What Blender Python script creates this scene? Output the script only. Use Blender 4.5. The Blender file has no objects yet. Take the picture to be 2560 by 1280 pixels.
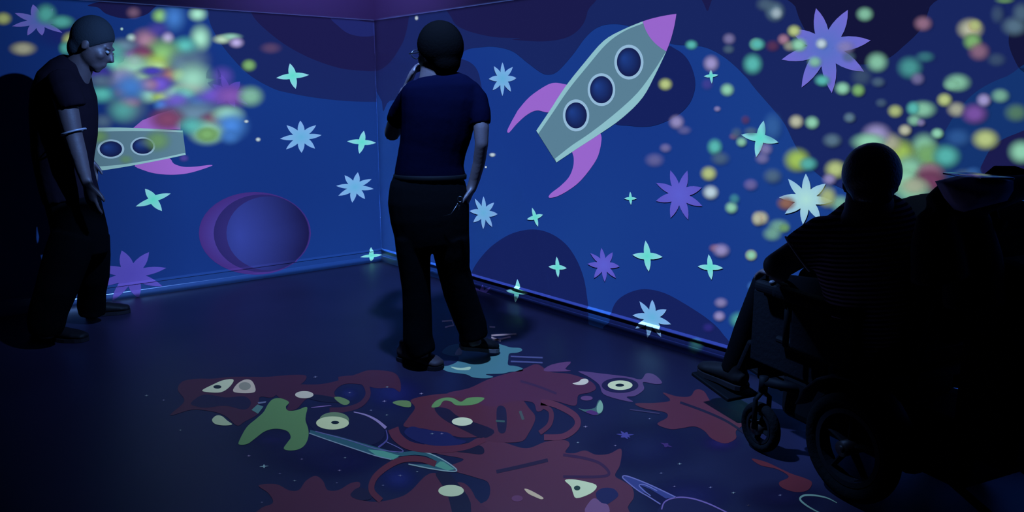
import bpy, bmesh, math, random
from mathutils import Vector, Matrix
from mathutils.geometry import tessellate_polygon
random.seed(7)
COL = bpy.context.scene.collection
SC = bpy.context.scene

# ------------------------------------------------------------ camera
CAMH, FPX, HORIZ = 1.38, 1976.0, 245.0
PITCH = math.atan((640 - HORIZ) / FPX)
cam = bpy.data.cameras.new('camera'); cam.sensor_width = 36; cam.lens = FPX / 2560 * 36
cam.clip_start = .02; cam.clip_end = 60
camo = bpy.data.objects.new('camera', cam); COL.objects.link(camo)
camo.location = (0, 0, CAMH); camo.rotation_euler = (math.pi / 2 - PITCH, 0, 0)
SC.camera = camo
SC.view_settings.view_transform = 'Standard'; SC.view_settings.look = 'None'
SC.view_settings.gamma = 1; SC.view_settings.use_curve_mapping = False
SC.view_settings.exposure = 0.0
try: SC.cycles.transparent_max_bounces = 40
except Exception: pass

def raydir(px, py):
    a, b, c = (px - 1280) / FPX, 1.0, -(py - 640) / FPX
    cp, sp = math.cos(PITCH), math.sin(PITCH)
    return Vector((a, cp * b + sp * c, -sp * b + cp * c))
EYE = Vector((0, 0, CAMH))
def fl(px, py, z=0.0):
    d = raydir(px, py); return EYE + d * ((z - CAMH) / d.z)
def P(px, py, Y):
    d = raydir(px, py); return EYE + d * (Y / d.y)
def mpp(p):                                   # metres per pixel at a point
    cp, sp = math.cos(PITCH), math.sin(PITCH)
    r = Vector(p) - EYE
    return (r.y * cp - r.z * sp) / FPX

# ------------------------------------------------------------ room frame
CORN = fl(955, 651); CORN.z = 0
dl = (fl(280, 750) - CORN).normalized(); dr = (fl(1771, 898) - CORN).normalized()
bis = (dl + dr).normalized(); perp = Vector((-bis.y, bis.x, 0))
if perp.dot(dl) < 0: perp = -perp
UL = (bis + perp).normalized(); UR = (bis - perp).normalized()     # along left / right wall, exactly square
UP = Vector((0, 0, 1))
WALLS = {'L': (UL, UR), 'R': (UR, UL)}                                # (along, inward normal)
TOPV = 2.0; CEIL = 2.75

# ------------------------------------------------------------ world and the room's projectors
w = bpy.data.worlds.new('world'); SC.world = w; w.use_nodes = True
w.node_tree.nodes['Background'].inputs[0].default_value = (.02, .02, .05, 1)
w.node_tree.nodes['Background'].inputs[1].default_value = 0.0
LCOL = (0.17, 0.38, 1.0)
GAIN = 3.0                                    # surface radiance = albedo * GAIN * LCOL
def projector(name, loc, fwd, up, rect, soft, gain, size=.012):
    """ultra-short-throw projector: sharp framed beam with an evened-out field (rect in metres on its image plane)"""
    loc = Vector(loc); h, x0, x1, y0, y1 = rect
    ld = bpy.data.lights.new(name, 'SPOT'); ld.spot_size = math.radians(178); ld.spot_blend = 0
    ld.shadow_soft_size = size; ld.color = LCOL
    ld.energy = gain * 4 * math.pi * math.pi * h * h
    o = bpy.data.objects.new(name, ld); COL.objects.link(o)
    z = -Vector(fwd).normalized(); y = Vector(up); x = y.cross(z)
    o.matrix_world = Matrix.Translation(loc) @ Matrix((x, y, z)).transposed().to_4x4()
    ld.use_nodes = True; nt = ld.node_tree; N = nt.nodes; K = nt.links
    em = [n for n in N if n.type == 'EMISSION'][0]
    tc = N.new('ShaderNodeTexCoord'); sp = N.new('ShaderNodeSeparateXYZ'); K.new(tc.outputs['Normal'], sp.inputs[0])
    def M(op, a, b=None, c=None, clamp=False):
        m = N.new('ShaderNodeMath'); m.operation = op; m.use_clamp = clamp
        for i, v in enumerate((a, b, c)):
            if v is None: continue
            if isinstance(v, (int, float)): m.inputs[i].default_value = v
            else: K.new(v, m.inputs[i])
        return m.outputs[0]
    az = M('MAXIMUM', M('ABSOLUTE', sp.outputs[2]), .05)
    u = M('MULTIPLY', M('DIVIDE', sp.outputs[0], az), h * GSX)
    v = M('MULTIPLY', M('DIVIDE', sp.outputs[1], az), h * GSY)
    f = M('DIVIDE', 1.0, M('POWER', az, 3.0))
    for val, lo, hi, (sa, sb) in ((u, x0, x1, soft[0]), (v, y0, y1, soft[1])):
        a = M('DIVIDE', M('SUBTRACT', val, lo), sa, clamp=True)
        b = M('DIVIDE', M('SUBTRACT', hi, val), sb, clamp=True)
        f = M('MULTIPLY', f, M('MULTIPLY', a, b))
    K.new(f, em.inputs['Strength'])
    return o
GSX, GSY = 1.0, 1.0
def rc(u_, n_, wall, z):                      # point from wall coordinates
    A, Nn = WALLS[wall]; return CORN + A * u_ + Nn * n_ + UP * z
# left wall: image +x of the lamp runs towards the corner or away from it, so the frame is given from the lamp foot
PLU, PLW, PLZ = 1.75, 2.95, 2.45
projector('projector_lamp_left', rc(PLU, PLW, 'L', PLZ), -WALLS['L'][1], UP,
          (PLW, -(3.7 - PLU), PLU + .001, -PLZ, TOPV - PLZ), ((2.1, .01), (.01, .012)), GAIN)
PRU, PRW, PRZ = 3.1, .58, 2.45
projector('projector_lamp_right', rc(PRU, PRW, 'R', PRZ), -WALLS['R'][1], UP,
          (PRW, -PRU - .001, 6.2 - PRU, -PRZ, TOPV - PRZ), ((.01, .6), (.01, .012)), GAIN)
PFW = Vector((-.34, 3.15, 2.62)); PFU = (PFW - CORN).dot(UL); PFV = (PFW - CORN).dot(UR)     # framed square to the room
projector('projector_lamp_floor', PFW, (0, 0, -1), UR, (PFW.z, .035 - PFU, 3.2 - PFU, .035 - PFV, 4.85 - PFV), ((.02, 1.9), (.02, .45)), GAIN * .85, .05)
ar = bpy.data.lights.new('violet_cove_lamp', 'AREA'); ar.size = 1.2; ar.size_y = .2; ar.shape = 'RECTANGLE'
ar.color = (.30, .20, 1.0); ar.energy = 5.5
aro = bpy.data.objects.new('violet_cove_lamp', ar); COL.objects.link(aro)
aro.location = CORN + (UL + UR) * .75 + UP * 2.7
aro.rotation_euler = (CORN + UP * 2.2 - aro.location).to_track_quat('-Z', 'Y').to_euler()

# ------------------------------------------------------------ materials
def lin(c): 
    c /= 255.0
    return c / 12.92 if c <= .04045 else ((c + .055) / 1.055) ** 2.4
def alb(rgb):                                 # projected light put into surface colour; shows as rgb in the beam
    return tuple(min(.97, lin(c) / (GAIN * l)) for c, l in zip(rgb, LCOL))
MATS = {}
def mat(name, col, rough=.7, spec=.3, metal=0, bump=0, bscale=40, var=0, vscale=3, coat=0):
    if name in MATS: return MATS[name]
    m = bpy.data.materials.new(name); m.use_nodes = True; nt = m.node_tree; b = nt.nodes['Principled BSDF']
    b.inputs['Base Color'].default_value = (*col, 1); b.inputs['Roughness'].default_value = rough
    b.inputs['Specular IOR Level'].default_value = spec; b.inputs['Metallic'].default_value = metal
    b.inputs['Coat Weight'].default_value = coat
    tc = nt.nodes.new('ShaderNodeTexCoord')
    if var:
        n = nt.nodes.new('ShaderNodeTexNoise'); n.inputs['Scale'].default_value = vscale; n.inputs['Detail'].default_value = 3
        nt.links.new(tc.outputs['Object'], n.inputs['Vector'])
        r = nt.nodes.new('ShaderNodeMapRange'); r.inputs[1].default_value = .3; r.inputs[2].default_value = .7
        r.inputs[3].default_value = 1 - var; r.inputs[4].default_value = 1 + var
        nt.links.new(n.outputs[0], r.inputs[0])
        x = nt.nodes.new('ShaderNodeVectorMath'); x.operation = 'SCALE'; x.inputs[0].default_value = col
        nt.links.new(r.outputs[0], x.inputs['Scale']); nt.links.new(x.outputs[0], b.inputs['Base Color'])
    if bump:
        n = nt.nodes.new('ShaderNodeTexNoise'); n.inputs['Scale'].default_value = bscale
        nt.links.new(tc.outputs['Object'], n.inputs['Vector'])
        bp = nt.nodes.new('ShaderNodeBump'); bp.inputs['Strength'].default_value = bump; bp.inputs['Distance'].default_value = .01
        nt.links.new(n.outputs[0], bp.inputs['Height']); nt.links.new(bp.outputs[0], b.inputs['Normal'])
    MATS[name] = m; return m
def flat(rgb, rim=None, rough=.85, floor=False):
    """matt image colour; with rim, blends from rgb at the middle to rim at the tips"""
    key = 'image_%s_%s_%d' % ('_'.join(map(str, rgb)), '_'.join(map(str, rim)) if rim else 'plain', floor)
    if key in MATS: return MATS[key]
    m = mat(key, alb(rgb), rough=.42 if floor else rough, spec=.35 if floor else 0)
    if rim:
        nt = m.node_tree; b = nt.nodes['Principled BSDF']
        a = nt.nodes.new('ShaderNodeAttribute'); a.attribute_name = 'tone'
        x = nt.nodes.new('ShaderNodeMix'); x.data_type = 'RGBA'
        x.inputs['A'].default_value = (*alb(rim), 1); x.inputs['B'].default_value = (*alb(rgb), 1)
        nt.links.new(a.outputs['Fac'], x.inputs['Factor']); nt.links.new(x.outputs['Result'], b.inputs['Base Color'])
    return m
def softmat(rgb, power=1.0, amax=1.0, floor=False):
    """image colour that thins out to nothing at its rim"""
    key = 'soft_image_%s_%d_%d' % ('_'.join(map(str, rgb)), power * 10, amax * 100)
    if key in MATS: return MATS[key]
    m = mat(key, alb(rgb), rough=.35 if floor else .85, spec=.35 if floor else 0)
    nt = m.node_tree; b = nt.nodes['Principled BSDF']
    a = nt.nodes.new('ShaderNodeAttribute'); a.attribute_name = 'tone'
    r = nt.nodes.new('ShaderNodeMapRange'); r.interpolation_type = 'SMOOTHSTEP'
    r.inputs[1].default_value = 0; r.inputs[2].default_value = 1.0 / power
    r.inputs[3].default_value = 0; r.inputs[4].default_value = amax
    nt.links.new(a.outputs['Fac'], r.inputs[0]); nt.links.new(r.outputs[0], b.inputs['Alpha'])
    return m

# ------------------------------------------------------------ object helpers
def link(name, me, m=None, parent=None):
    o = bpy.data.objects.new(name, me); COL.objects.link(o)
    if m and me is not None: me.materials.append(m)
    if parent: o.parent = parent
    return o
def tag(o, label=None, cat=None, group=None, kind=None):
    if label: o['label'] = label
    if cat: o['category'] = cat
    if group: o['group'] = group
    if kind: o['kind'] = kind
    return o
def thing(name, loc, label, cat, group=None):
    o = bpy.data.objects.new(name, None); COL.objects.link(o); o.location = loc; o.empty_display_size = .05
    bpy.context.view_layer.update()
    return tag(o, label, cat, group)
def from_bm(name, bm, m, parent=None, origin=None, smooth=False):
    """bm in world space -> object whose origin is origin / parent's"""
    org = Vector(parent.location) if parent and parent.type == 'EMPTY' else (Vector(origin) if origin is not None else None)
    if parent and parent.type != 'EMPTY':
        q = parent; org = Vector((0, 0, 0))
        while q: org += q.location; q = q.parent
    if org is None:
        org = sum((v.co for v in bm.verts), Vector()) / max(1, len(bm.verts))
    bmesh.ops.translate(bm, verts=bm.verts, vec=-org)
    bmesh.ops.recalc_face_normals(bm, faces=bm.faces)
    me = bpy.data.meshes.new(name); bm.to_mesh(me); bm.free()
    if smooth:
        me.polygons.foreach_set('use_smooth', [True] * len(me.polygons))
    o = link(name, me, m, parent)
    if not parent: o.location = org
    return o
def box(bm, c, sx, sy, sz, X=Vector((1, 0, 0)), Y=Vector((0, 1, 0)), Z=Vector((0, 0, 1)), bev=0):
    r = bmesh.ops.create_cube(bm, size=1)
    vs = r['verts']
    for v in vs:
        k = v.co.copy(); v.co = Vector(c) + X * k.x * sx + Y * k.y * sy + Z * k.z * sz
    if bev:
        es = list({e for v in vs for e in v.link_edges})
        bmesh.ops.bevel(bm, geom=es, offset=bev, segments=3, affect='EDGES', profile=.5)
def tube(bm, pts, rad, seg=14, side=None, cap=True):
    """tapered limb; rad items are r or (a, b): a across the side direction, b the other way"""
    pts = [Vector(p) for p in pts]; n = len(pts); rings = []
    for i, p in enumerate(pts):
        t = (pts[min(i + 1, n - 1)] - pts[max(i - 1, 0)]).normalized()
        s = side if side is not None else (Vector((1, 0, 0)) if abs(t.x) < .8 else Vector((0, 0, 1)))
        s = (s - t * s.dot(t)).normalized(); q = t.cross(s)
        r = rad[i]; a, b = (r, r) if isinstance(r, (int, float)) else r
        rings.append([bm.verts.new(p + s * a * math.cos(2 * math.pi * k / seg) + q * b * math.sin(2 * math.pi * k / seg)) for k in range(seg)])
    for i in range(n - 1):
        for k in range(seg):
            bm.faces.new((rings[i][k], rings[i][(k + 1) % seg], rings[i + 1][(k + 1) % seg], rings[i + 1][k]))
    if cap:
        for j, d in ((0, 1), (-1, -1)):
            c = bm.verts.new(sum((v.co for v in rings[j]), Vector()) / seg); rg = rings[j]
            for k in range(seg):
                a, b = rg[k], rg[(k + 1) % seg]
                bm.faces.new((a, c, b) if d == 1 else (a, b, c))
def ell(bm, c, rx, ry, rz, X=Vector((1, 0, 0)), Y=Vector((0, 1, 0)), Z=Vector((0, 0, 1)), seg=20):
    r = bmesh.ops.create_uvsphere(bm, u_segments=seg, v_segments=seg // 2 + 2, radius=1)
    for v in r['verts']:
        k = v.co.copy(); v.co = Vector(c) + X * k.x * rx + Y * k.y * ry + Z * k.z * rz
def smoothpts(pts, n=5, closed=True):
    out = []; L = len(pts)
    for i in range(L if closed else L - 1):
        g = (lambda k: pts[k % L]) if closed else (lambda k: pts[min(max(k, 0), L - 1)])
        p0, p1, p2, p3 = g(i - 1), g(i), g(i + 1), g(i + 2)
        for j in range(n):
            t = j / n
            out.append(tuple(.5 * (2 * b + (c - a) * t + (2 * a - 5 * b + 4 * c - d) * t * t + (3 * b - a - 3 * c + d) * t ** 3)
                             for a, b, c, d in zip(p0, p1, p2, p3)))
    if not closed: out.append(tuple(pts[-1]))
    return out
def voxel(name, bm, m, parent, vox=.008, sm=6, fac=.5):
    """fuse every piece into one continuous skin"""
    bmesh.ops.recalc_face_normals(bm, faces=bm.faces)
    me = bpy.data.meshes.new(name + '_raw'); bm.to_mesh(me); bm.free()
    t = bpy.data.objects.new('tmp', me); COL.objects.link(t)
    r = t.modifiers.new('r', 'REMESH'); r.mode = 'VOXEL'; r.voxel_size = vox; r.use_smooth_shade = True
    s = t.modifiers.new('s', 'SMOOTH'); s.factor = fac; s.iterations = sm
    dg = bpy.context.evaluated_depsgraph_get(); dg.update()
    out = bpy.data.meshes.new_from_object(t.evaluated_get(dg)); out.name = name
    bpy.data.objects.remove(t); bpy.data.meshes.remove(me)
    out.polygons.foreach_set('use_smooth', [True] * len(out.polygons))
    org = Vector((0, 0, 0)); q = parent
    while q: org += q.location; q = q.parent
    out.transform(Matrix.Translation(-org))
    out.materials.clear()
    return link(name, out, m, parent)

# ------------------------------------------------------------ images on wall and floor
BBH = .108
def off(v):                                   # skirting profile: ledge, recessed face, flared foot
    pr = ((0, .022), (.044, .012), (.048, .010), (.092, .009), (.0925, .015), (.096, .015), (.108, .0))
    if v >= BBH: return 0.0
    v = max(0, v)
    for (a, x), (b, y) in zip(pr, pr[1:]):
        if v <= b: return x + (y - x) * (v - a) / (b - a)
    return 0.0
def surf(o_):                                 # picks the surface by name
    return o_
def to_wall(wl, px, py):
    A, Nn = WALLS[wl]; d = raydir(px, py); t = (CORN - EYE).dot(Nn) / d.dot(Nn)
    q = EYE + d * t - CORN
    return q.dot(A), q.z
def image_bm(where, tris, layer, tone=None):
    """tris: (list of px points, list of index triples). where: 'L','R','F' or 'LR'"""
    pts, idx = tris; bm = bmesh.new(); ly = bm.verts.layers.float.new('tone')
    if where == 'F':
        vs = []
        for i, p in enumerate(pts):
            q = fl(*p); v = bm.verts.new((q.x, q.y, .0006 + layer * .00015)); v[ly] = tone[i] if tone else 1; vs.append(v)
        for t in idx:
            try: bm.faces.new([vs[k] for k in t])
            except ValueError: pass
        return bm
    for wl in where:
        A, Nn = WALLS[wl]; b2 = bmesh.new(); l2 = b2.verts.layers.float.new('tone'); vs = []
        for i, p in enumerate(pts):
            u, vv = to_wall(wl, *p); v = b2.verts.new((u, vv, 0)); v[l2] = tone[i] if tone else 1; vs.append(v)
        for t in idx:
            try: b2.faces.new([vs[k] for k in t])
            except ValueError: pass
        if len(b2.faces) == 0: b2.free(); continue
        cuts = [((.001, 0, 0), (-1, 0, 0), True), ((0, 0.001, 0), (0, -1, 0), True), ((0, TOPV, 0), (0, 1, 0), True)]
        if min(v.co.y for v in b2.verts) < BBH + .002:
            cuts += [((0, h, 0), (0, 1, 0), False) for h in (.044, .048, .092, .0925, .096, .108)]
        for co, no, clear in cuts:
            bmesh.ops.bisect_plane(b2, geom=b2.verts[:] + b2.edges[:] + b2.faces[:], plane_co=co, plane_no=no, clear_outer=clear, dist=1e-6)
        mp = {}
        for f in b2.faces:
            nv = []
            for v in f.verts:
                if v not in mp:
                    u, vv = v.co.x, v.co.y
                    k = bm.verts.new(CORN + A * u + UP * vv + Nn * (off(vv) + .0006 + layer * .00012)); k[ly] = v[l2]; mp[v] = k
                nv.append(mp[v])
            try: bm.faces.new(nv)
            except ValueError: pass
        b2.free()
    return bm
def tess(poly):
    t = tessellate_polygon([[Vector((x, y, 0)) for x, y in poly]])
    return list(poly), [tuple(k) for k in t]
def fan(c, ring): 
    pts = [c] + list(ring); n = len(ring)
    return pts, [(0, i + 1, (i + 1) % n + 1) for i in range(n)], [1.0] + [0.0] * n
def ellpx(cx, cy, rx, ry, rot=0, n=40):
    c, s = math.cos(rot), math.sin(rot)
    return [(cx + rx * math.cos(t) * c - ry * math.sin(t) * s, cy + rx * math.cos(t) * s + ry * math.sin(t) * c)
            for t in (2 * math.pi * k / n for k in range(n))]
Z = 700 / 2560.0
ORG = {'A1': (0, 0), 'A2': (600, 0), 'A3': (1200, 0), 'A4': (1860, 0), 'B1': (0, 300), 'B2': (600, 300), 'B3': (1200, 300), 'B4': (1860, 300),
       'C1': (0, 600), 'C2': (600, 600), 'C3': (1200, 600), 'C4': (1860, 600), 'D1': (0, 930), 'D2': (600, 930), 'D3': (1200, 930), 'D4': (1860, 930)}
def cz(tile, pts):
    ox, oy = ORG[tile]; return [(ox + x * Z, oy + y * Z) for x, y in pts]
def imcentre(where, px, py):
    if where == 'F': q = fl(px, py); q.z = .001; return q
    wl = where[0]; u, v = to_wall(wl, px, py); A, Nn = WALLS[wl]; return CORN + A * u + UP * v + Nn * .001
def shape(name, where, poly, m, layer=1, parent=None, smooth=0, label=None):
    if smooth: poly = smoothpts(poly, smooth)
    o = from_bm(name, image_bm(where, tess(poly), layer), m, parent)
    if label: o['label'] = label
    return o
def strip(name, where, line, wpx, m, layer=1, parent=None, n=6, closed=False):
    if n: line = smoothpts(line, n, closed)
    L = len(line); a = []; b = []
    for i, p in enumerate(line):
        if closed: p0, p1 = line[i - 1], line[(i + 1) % L]
        else: p0, p1 = line[max(i - 1, 0)], line[min(i + 1, L - 1)]
        dx, dy = p1[0] - p0[0], p1[1] - p0[1]; l = math.hypot(dx, dy) or 1
        h = (wpx if isinstance(wpx, (int, float)) else wpx(i / max(1, L - 1))) / 2
        a.append((p[0] - dy / l * h, p[1] + dx / l * h)); b.append((p[0] + dy / l * h, p[1] - dx / l * h))
    pts = a + b; idx = []
    for i in range(L if closed else L - 1):
        j = (i + 1) % L; idx += [(i, j, L + j), (i, L + j, L + i)]
    return from_bm(name, image_bm(where, (pts, idx), layer), m, parent)
def star_bm(where, c, tips, waist, layer, bulge=.5):
    ring = []; n = len(tips)
    for i in range(n):
        t0, t1 = tips[i], tips[(i + 1) % n]
        m_ = ((t0[0] + t1[0]) / 2 - c[0], (t0[1] + t1[1]) / 2 - c[1]); l = math.hypot(*m_) or 1
        a0 = math.hypot(t0[0] - c[0], t0[1] - c[1]); a1 = math.hypot(t1[0] - c[0], t1[1] - c[1])
        r = waist * (a0 + a1) / 2
        ring.append(((c[0] + m_[0] / l * r, c[1] + m_[1] / l * r), t1))
    out = []; tone = []
    W = [r[0] for r in ring]
    for i in range(n):
        w0 = W[i]; t = ring[i][1]; w1 = W[(i + 1) % n]
        for A, B, first in ((w0, t, True), (t, w1, False)):
            wv = A if first else B
            ax = (t[0] - c[0], t[1] - c[1]); al = ax[0] ** 2 + ax[1] ** 2
            kk = ((wv[0] - c[0]) * ax[0] + (wv[1] - c[1]) * ax[1]) / al
            base = (c[0] + ax[0] * kk, c[1] + ax[1] * kk)
            sd = (wv[0] - base[0], wv[1] - base[1])
            ctrl = (base[0] + ax[0] * (1 - kk) * .5 + sd[0] * bulge * 1.9, base[1] + ax[1] * (1 - kk) * .5 + sd[1] * bulge * 1.9)
            for j in range(4):
                s = j / 4
                x = (1 - s) ** 2 * A[0] + 2 * s * (1 - s) * ctrl[0] + s * s * B[0]
                y = (1 - s) ** 2 * A[1] + 2 * s * (1 - s) * ctrl[1] + s * s * B[1]
                out.append((x, y)); q = math.hypot(x - c[0], y - c[1]) / math.sqrt(al)
                tone.append(max(0, 1 - q * 1.15))
    pts = [c] + out; N = len(out)
    return image_bm(where, (pts, [(0, i + 1, (i + 1) % N + 1) for i in range(N)]), layer, [1.0] + tone)

# ------------------------------------------------------------ the room shell
def panel(name, pts, m, thick, nrm):
    bm = bmesh.new(); a = [bm.verts.new(p) for p in pts]; b = [bm.verts.new(Vector(p) - Vector(nrm) * thick) for p in pts]
    bm.faces.new(a); bm.faces.new(b[::-1])
    for i in range(4): bm.faces.new((a[i], b[i], b[(i + 1) % 4], a[(i + 1) % 4]))
    o = from_bm(name, bm, m, None, origin=(0, 0, 0)); tag(o, kind='structure'); return o
def wallmat(name, blue, blue2):  # projected blue put into the wall colour, plain paint above the frame
    m = mat(name, (.3, .3, .3), rough=.95, spec=0); nt = m.node_tree; b = nt.nodes['Principled BSDF']
    g = nt.nodes.new('ShaderNodeNewGeometry'); s = nt.nodes.new('ShaderNodeSeparateXYZ'); nt.links.new(g.outputs['Position'], s.inputs[0])
    gt = nt.nodes.new('ShaderNodeMath'); gt.operation = 'GREATER_THAN'; gt.inputs[1].default_value = TOPV
    nt.links.new(s.outputs[2], gt.inputs[0])
    n = nt.nodes.new('ShaderNodeTexNoise'); n.inputs['Scale'].default_value = .55; n.inputs['Detail'].default_value = 1
    nt.links.new(g.outputs['Position'], n.inputs['Vector'])
    r = nt.nodes.new('ShaderNodeMapRange'); r.inputs[1].default_value = .35; r.inputs[2].default_value = .65; nt.links.new(n.outputs[0], r.inputs[0])
    x = nt.nodes.new('ShaderNodeMix'); x.data_type = 'RGBA'; x.inputs['A'].default_value = (*alb(blue), 1); x.inputs['B'].default_value = (*alb(blue2), 1)
    nt.links.new(r.outputs[0], x.inputs['Factor'])
    y = nt.nodes.new('ShaderNodeMix'); y.data_type = 'RGBA'; y.inputs['B'].default_value = (.34, .30, .42, 1)
    nt.links.new(gt.outputs[0], y.inputs['Factor']); nt.links.new(x.outputs['Result'], y.inputs['A'])
    nt.links.new(y.outputs['Result'], b.inputs['Base Color'])
    return m
LU, LR_ = 6.6, 6.9
def q(u_, n_, z): return CORN + UL * u_ + UR * n_ + UP * z
wallL = panel('wall_left', [q(0, 0, 0), q(LU, 0, 0), q(LU, 0, CEIL), q(0, 0, CEIL)], wallmat('left_wall_projection_and_paint', (21, 56, 132), (20, 50, 124)), .12, UR)
wallR = panel('wall_right', [q(0, 0, 0), q(0, LR_, 0), q(0, LR_, CEIL), q(0, 0, CEIL)], wallmat('right_wall_projection_and_paint', (22, 54, 134), (25, 62, 138)), .12, UL)
dark = mat('dark_room_paint', (.03, .03, .035), rough=.9)
panel('wall_back', [q(LU, 0, 0), q(LU, LR_, 0), q(LU, LR_, CEIL), q(LU, 0, CEIL)], dark, .12, -UL)
panel('wall_near', [q(0, LR_, 0), q(LU, LR_, 0), q(LU, LR_, CEIL), q(0, LR_, CEIL)], dark, .12, -UR)
panel('ceiling', [q(0, 0, CEIL), q(LU, 0, CEIL), q(LU, LR_, CEIL), q(0, LR_, CEIL)], mat('ceiling_paint', (.12, .11, .16), rough=.9), .1, -UP)
fm = mat('floor_vinyl', (.011, .0072, .0175), rough=.42, spec=.36, var=.12, vscale=1.5)
floor = panel('floor', [q(0, 0, 0), q(LU, 0, 0), q(LU, LR_, 0), q(0, LR_, 0)], fm, .1, UP)
for wl, nm in (('L', 'baseboard_left'), ('R', 'baseboard_right')):
    A, Nn = WALLS[wl]; bm = bmesh.new()
    hs = [0, .044, .048, .092, .0925, .096, .108]
    L = LU if wl == 'L' else LR_
    rows = [[bm.verts.new(CORN + A * (off(h - 1e-7 if h < .108 else 1) if e == 0 else L) + Nn * off(h if h < .108 else 1) + UP * h) for e in (0, 1)] for h in hs]
    for r0, r1 in zip(rows, rows[1:]): bm.faces.new((r0[0], r0[1], r1[1], r1[0]))
    o = from_bm(nm, bm, mat('skirting_gloss', alb((22, 56, 132)), rough=.3, spec=.5), None, origin=(0, 0, 0)); tag(o, kind='structure')  # projected blue falling on the skirting is put into its colour

# ---- dark cloud shapes of the backdrop (projected picture put into surface colour)
CL = [
 ('mid', 'L', cz('A1', [(1900, 100), (1990, 350), (2150, 560), (2300, 700), (2500, 810)]) + cz('A2', [(450, 850), (700, 895), (1000, 925), (1298, 930), (1500, 915), (1500, -300), (300, -300)]) + [(540, -80)], 0),
 ('mid', 'R', [(955, 254), (975, 252), (1040, 235), (1110, 175), (1160, 128), (1205, 118)] + cz('A3', [(150, 430), (300, 470), (430, 570), (560, 665), (640, 682), (720, 645), (850, 500), (960, 350), (1060, 260), (1180, 222), (1350, 235), (1600, 320), (1750, 400), (1900, 415), (2050, 430), (2200, 500), (2350, 620), (2480, 760)]) + cz('A4', [(0, 680), (110, 820), (250, 980), (370, 1130), (470, 1330), (600, 1520), (760, 1650), (1000, 1750), (1300, 1700), (1700, 1500), (1900, 1250), (2050, 950), (2250, 780), (2600, 640), (2600, -300)]) + [(955, -80)], 0),
 ('dark', 'LR', cz('A2', [(60, -60), (100, 110), (190, 230), (400, 400), (640, 530), (900, 620), (1100, 645), (1260, 645), (1370, 570), (1460, 440), (1510, 330), (1545, 150), (1560, -100)]), 1),
 ('patch', 'L', cz('A2', [(830, 160), (1000, 168), (1150, 200), (1290, 220), (1296, 300), (1150, 335), (1000, 310), (900, 240)]), 2),
 ('dark', 'R', cz('A2', [(1900, -100), (1935, 160), (2040, 265), (2300, 335), (2560, 350)]) + cz('A3', [(300, 362), (580, 378), (800, 340), (930, 240), (985, 100), (995, -100)]), 1),
 ('mid', 'R', cz('A2', [(1960, 560), (2060, 550), (2150, 610), (2195, 720), (2190, 860), (1960, 860)]), 1),
 ('blob', 'R', cz('A3', [(1640, 430), (1800, 455), (1910, 560), (1968, 740), (1940, 900), (1850, 1020), (1700, 1110), (1550, 1155), (1380, 1150), (1200, 1090), (1240, 700)]), 1),
 ('blob', 'R', cz('B3', [(-60, 1360), (40, 1220), (150, 1120), (300, 1035), (480, 1000), (640, 1035), (780, 1130), (880, 1270)]) + cz('C3', [(950, 350), (985, 560), (1005, 720), (1000, 840), (600, 800), (200, 650), (-60, 560)]) + cz('C2', [(2080, 430)]), 1),
 ('blob', 'R', cz('C3', [(1190, 850), (1195, 740), (1215, 620), (1280, 530), (1400, 468), (1530, 450), (1700, 490), (1900, 600), (2100, 735), (2230, 870), (2400, 1150), (1800, 1150)]), 1),
 ('darkest', 'R', cz('A4', [(420, -100), (470, 60), (520, 200), (640, 400), (800, 520), (1050, 590), (1300, 540), (1450, 430), (1620, 260), (1700, 60), (1760, -100)]), 1),
 ('darkest', 'R', cz('A4', [(2420, 380), (2480, 560), (2560, 660), (2750, 700), (2750, 200), (2480, 230)]), 1),
 ('dark', 'R', cz('A3', [(2010, -60), (2050, 40), (2080, 100), (2105, 40), (2130, -60)]), 1),
 ('sea', 'R', cz('A4', [(2700, 640), (2400, 700), (2150, 820), (1980, 980), (1850, 1180)]) + cz('B4', [(1750, 300), (1700, 600), (1800, 800), (2700, 800)]), 1),
 ('dark', 'R', cz('B4', [(2700, 100), (2450, 140), (2280, 240), (2190, 380), (2170, 480), (2350, 520), (2700, 520)]), 2),
 ('dark', 'L', cz('A1', [(820, 40), (900, 70), (980, 130), (1150, 170), (1320, 140), (1400, 80), (1440, 20), (1300, -60)]), 2),
]
CC = {'mid': (24, 38, 96), 'dark': (26, 27, 76), 'blob': (21, 33, 92), 'darkest': (19, 21, 58), 'patch': (29, 38, 102), 'sea': (20, 52, 112)}
for k, wh, pl, ly in CL:
    for one in wh:
        bmx = image_bm(one, tess(smoothpts(pl, 5)), ly)
        if len(bmx.faces) == 0: bmx.free(); continue
        o = from_bm('cloud_shape', bmx, flat(CC[k]), wallL if one == 'L' else wallR)

# ------------------------------------------------------------ rockets
def rocket(where, label, hull, trims, nose, fins, holes, loc):
    t = thing('rocket', imcentre(where, *loc), label, 'rocket')
    for f in fins: shape('fin', where, f, flat((150, 100, 202)), 4, t, 0)
    shape('hull', where, hull, flat((88, 126, 148)), 5, t)
    for s in trims: shape('edge_trim', where, s, flat((138, 188, 200)), 6, t)
    if nose: shape('nose_cone', where, nose, flat((150, 100, 202)), 7, t)
    for (cx, cy, rx, ry, ix, iy) in holes:
        f = shape('porthole', where, ellpx(cx, cy, rx, ry), flat((146, 184, 214)), 7, t)
        p_, i_, tn = fan((cx - ix * .45, cy - iy * .3), ellpx(cx, cy, ix, iy))
        from_bm('pane', image_bm(where, (p_, i_), 8, tn), flat((30, 62, 138), (20, 28, 74)), f)
    return t
A3 = lambda *p: cz('A3', p)
B3 = lambda *p: cz('B3', p)
hl = smoothpts(A3((515, 1195), (640, 1010), (780, 795), (950, 580), (1130, 375), (1310, 270), (1490, 195)), 4, False)
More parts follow.
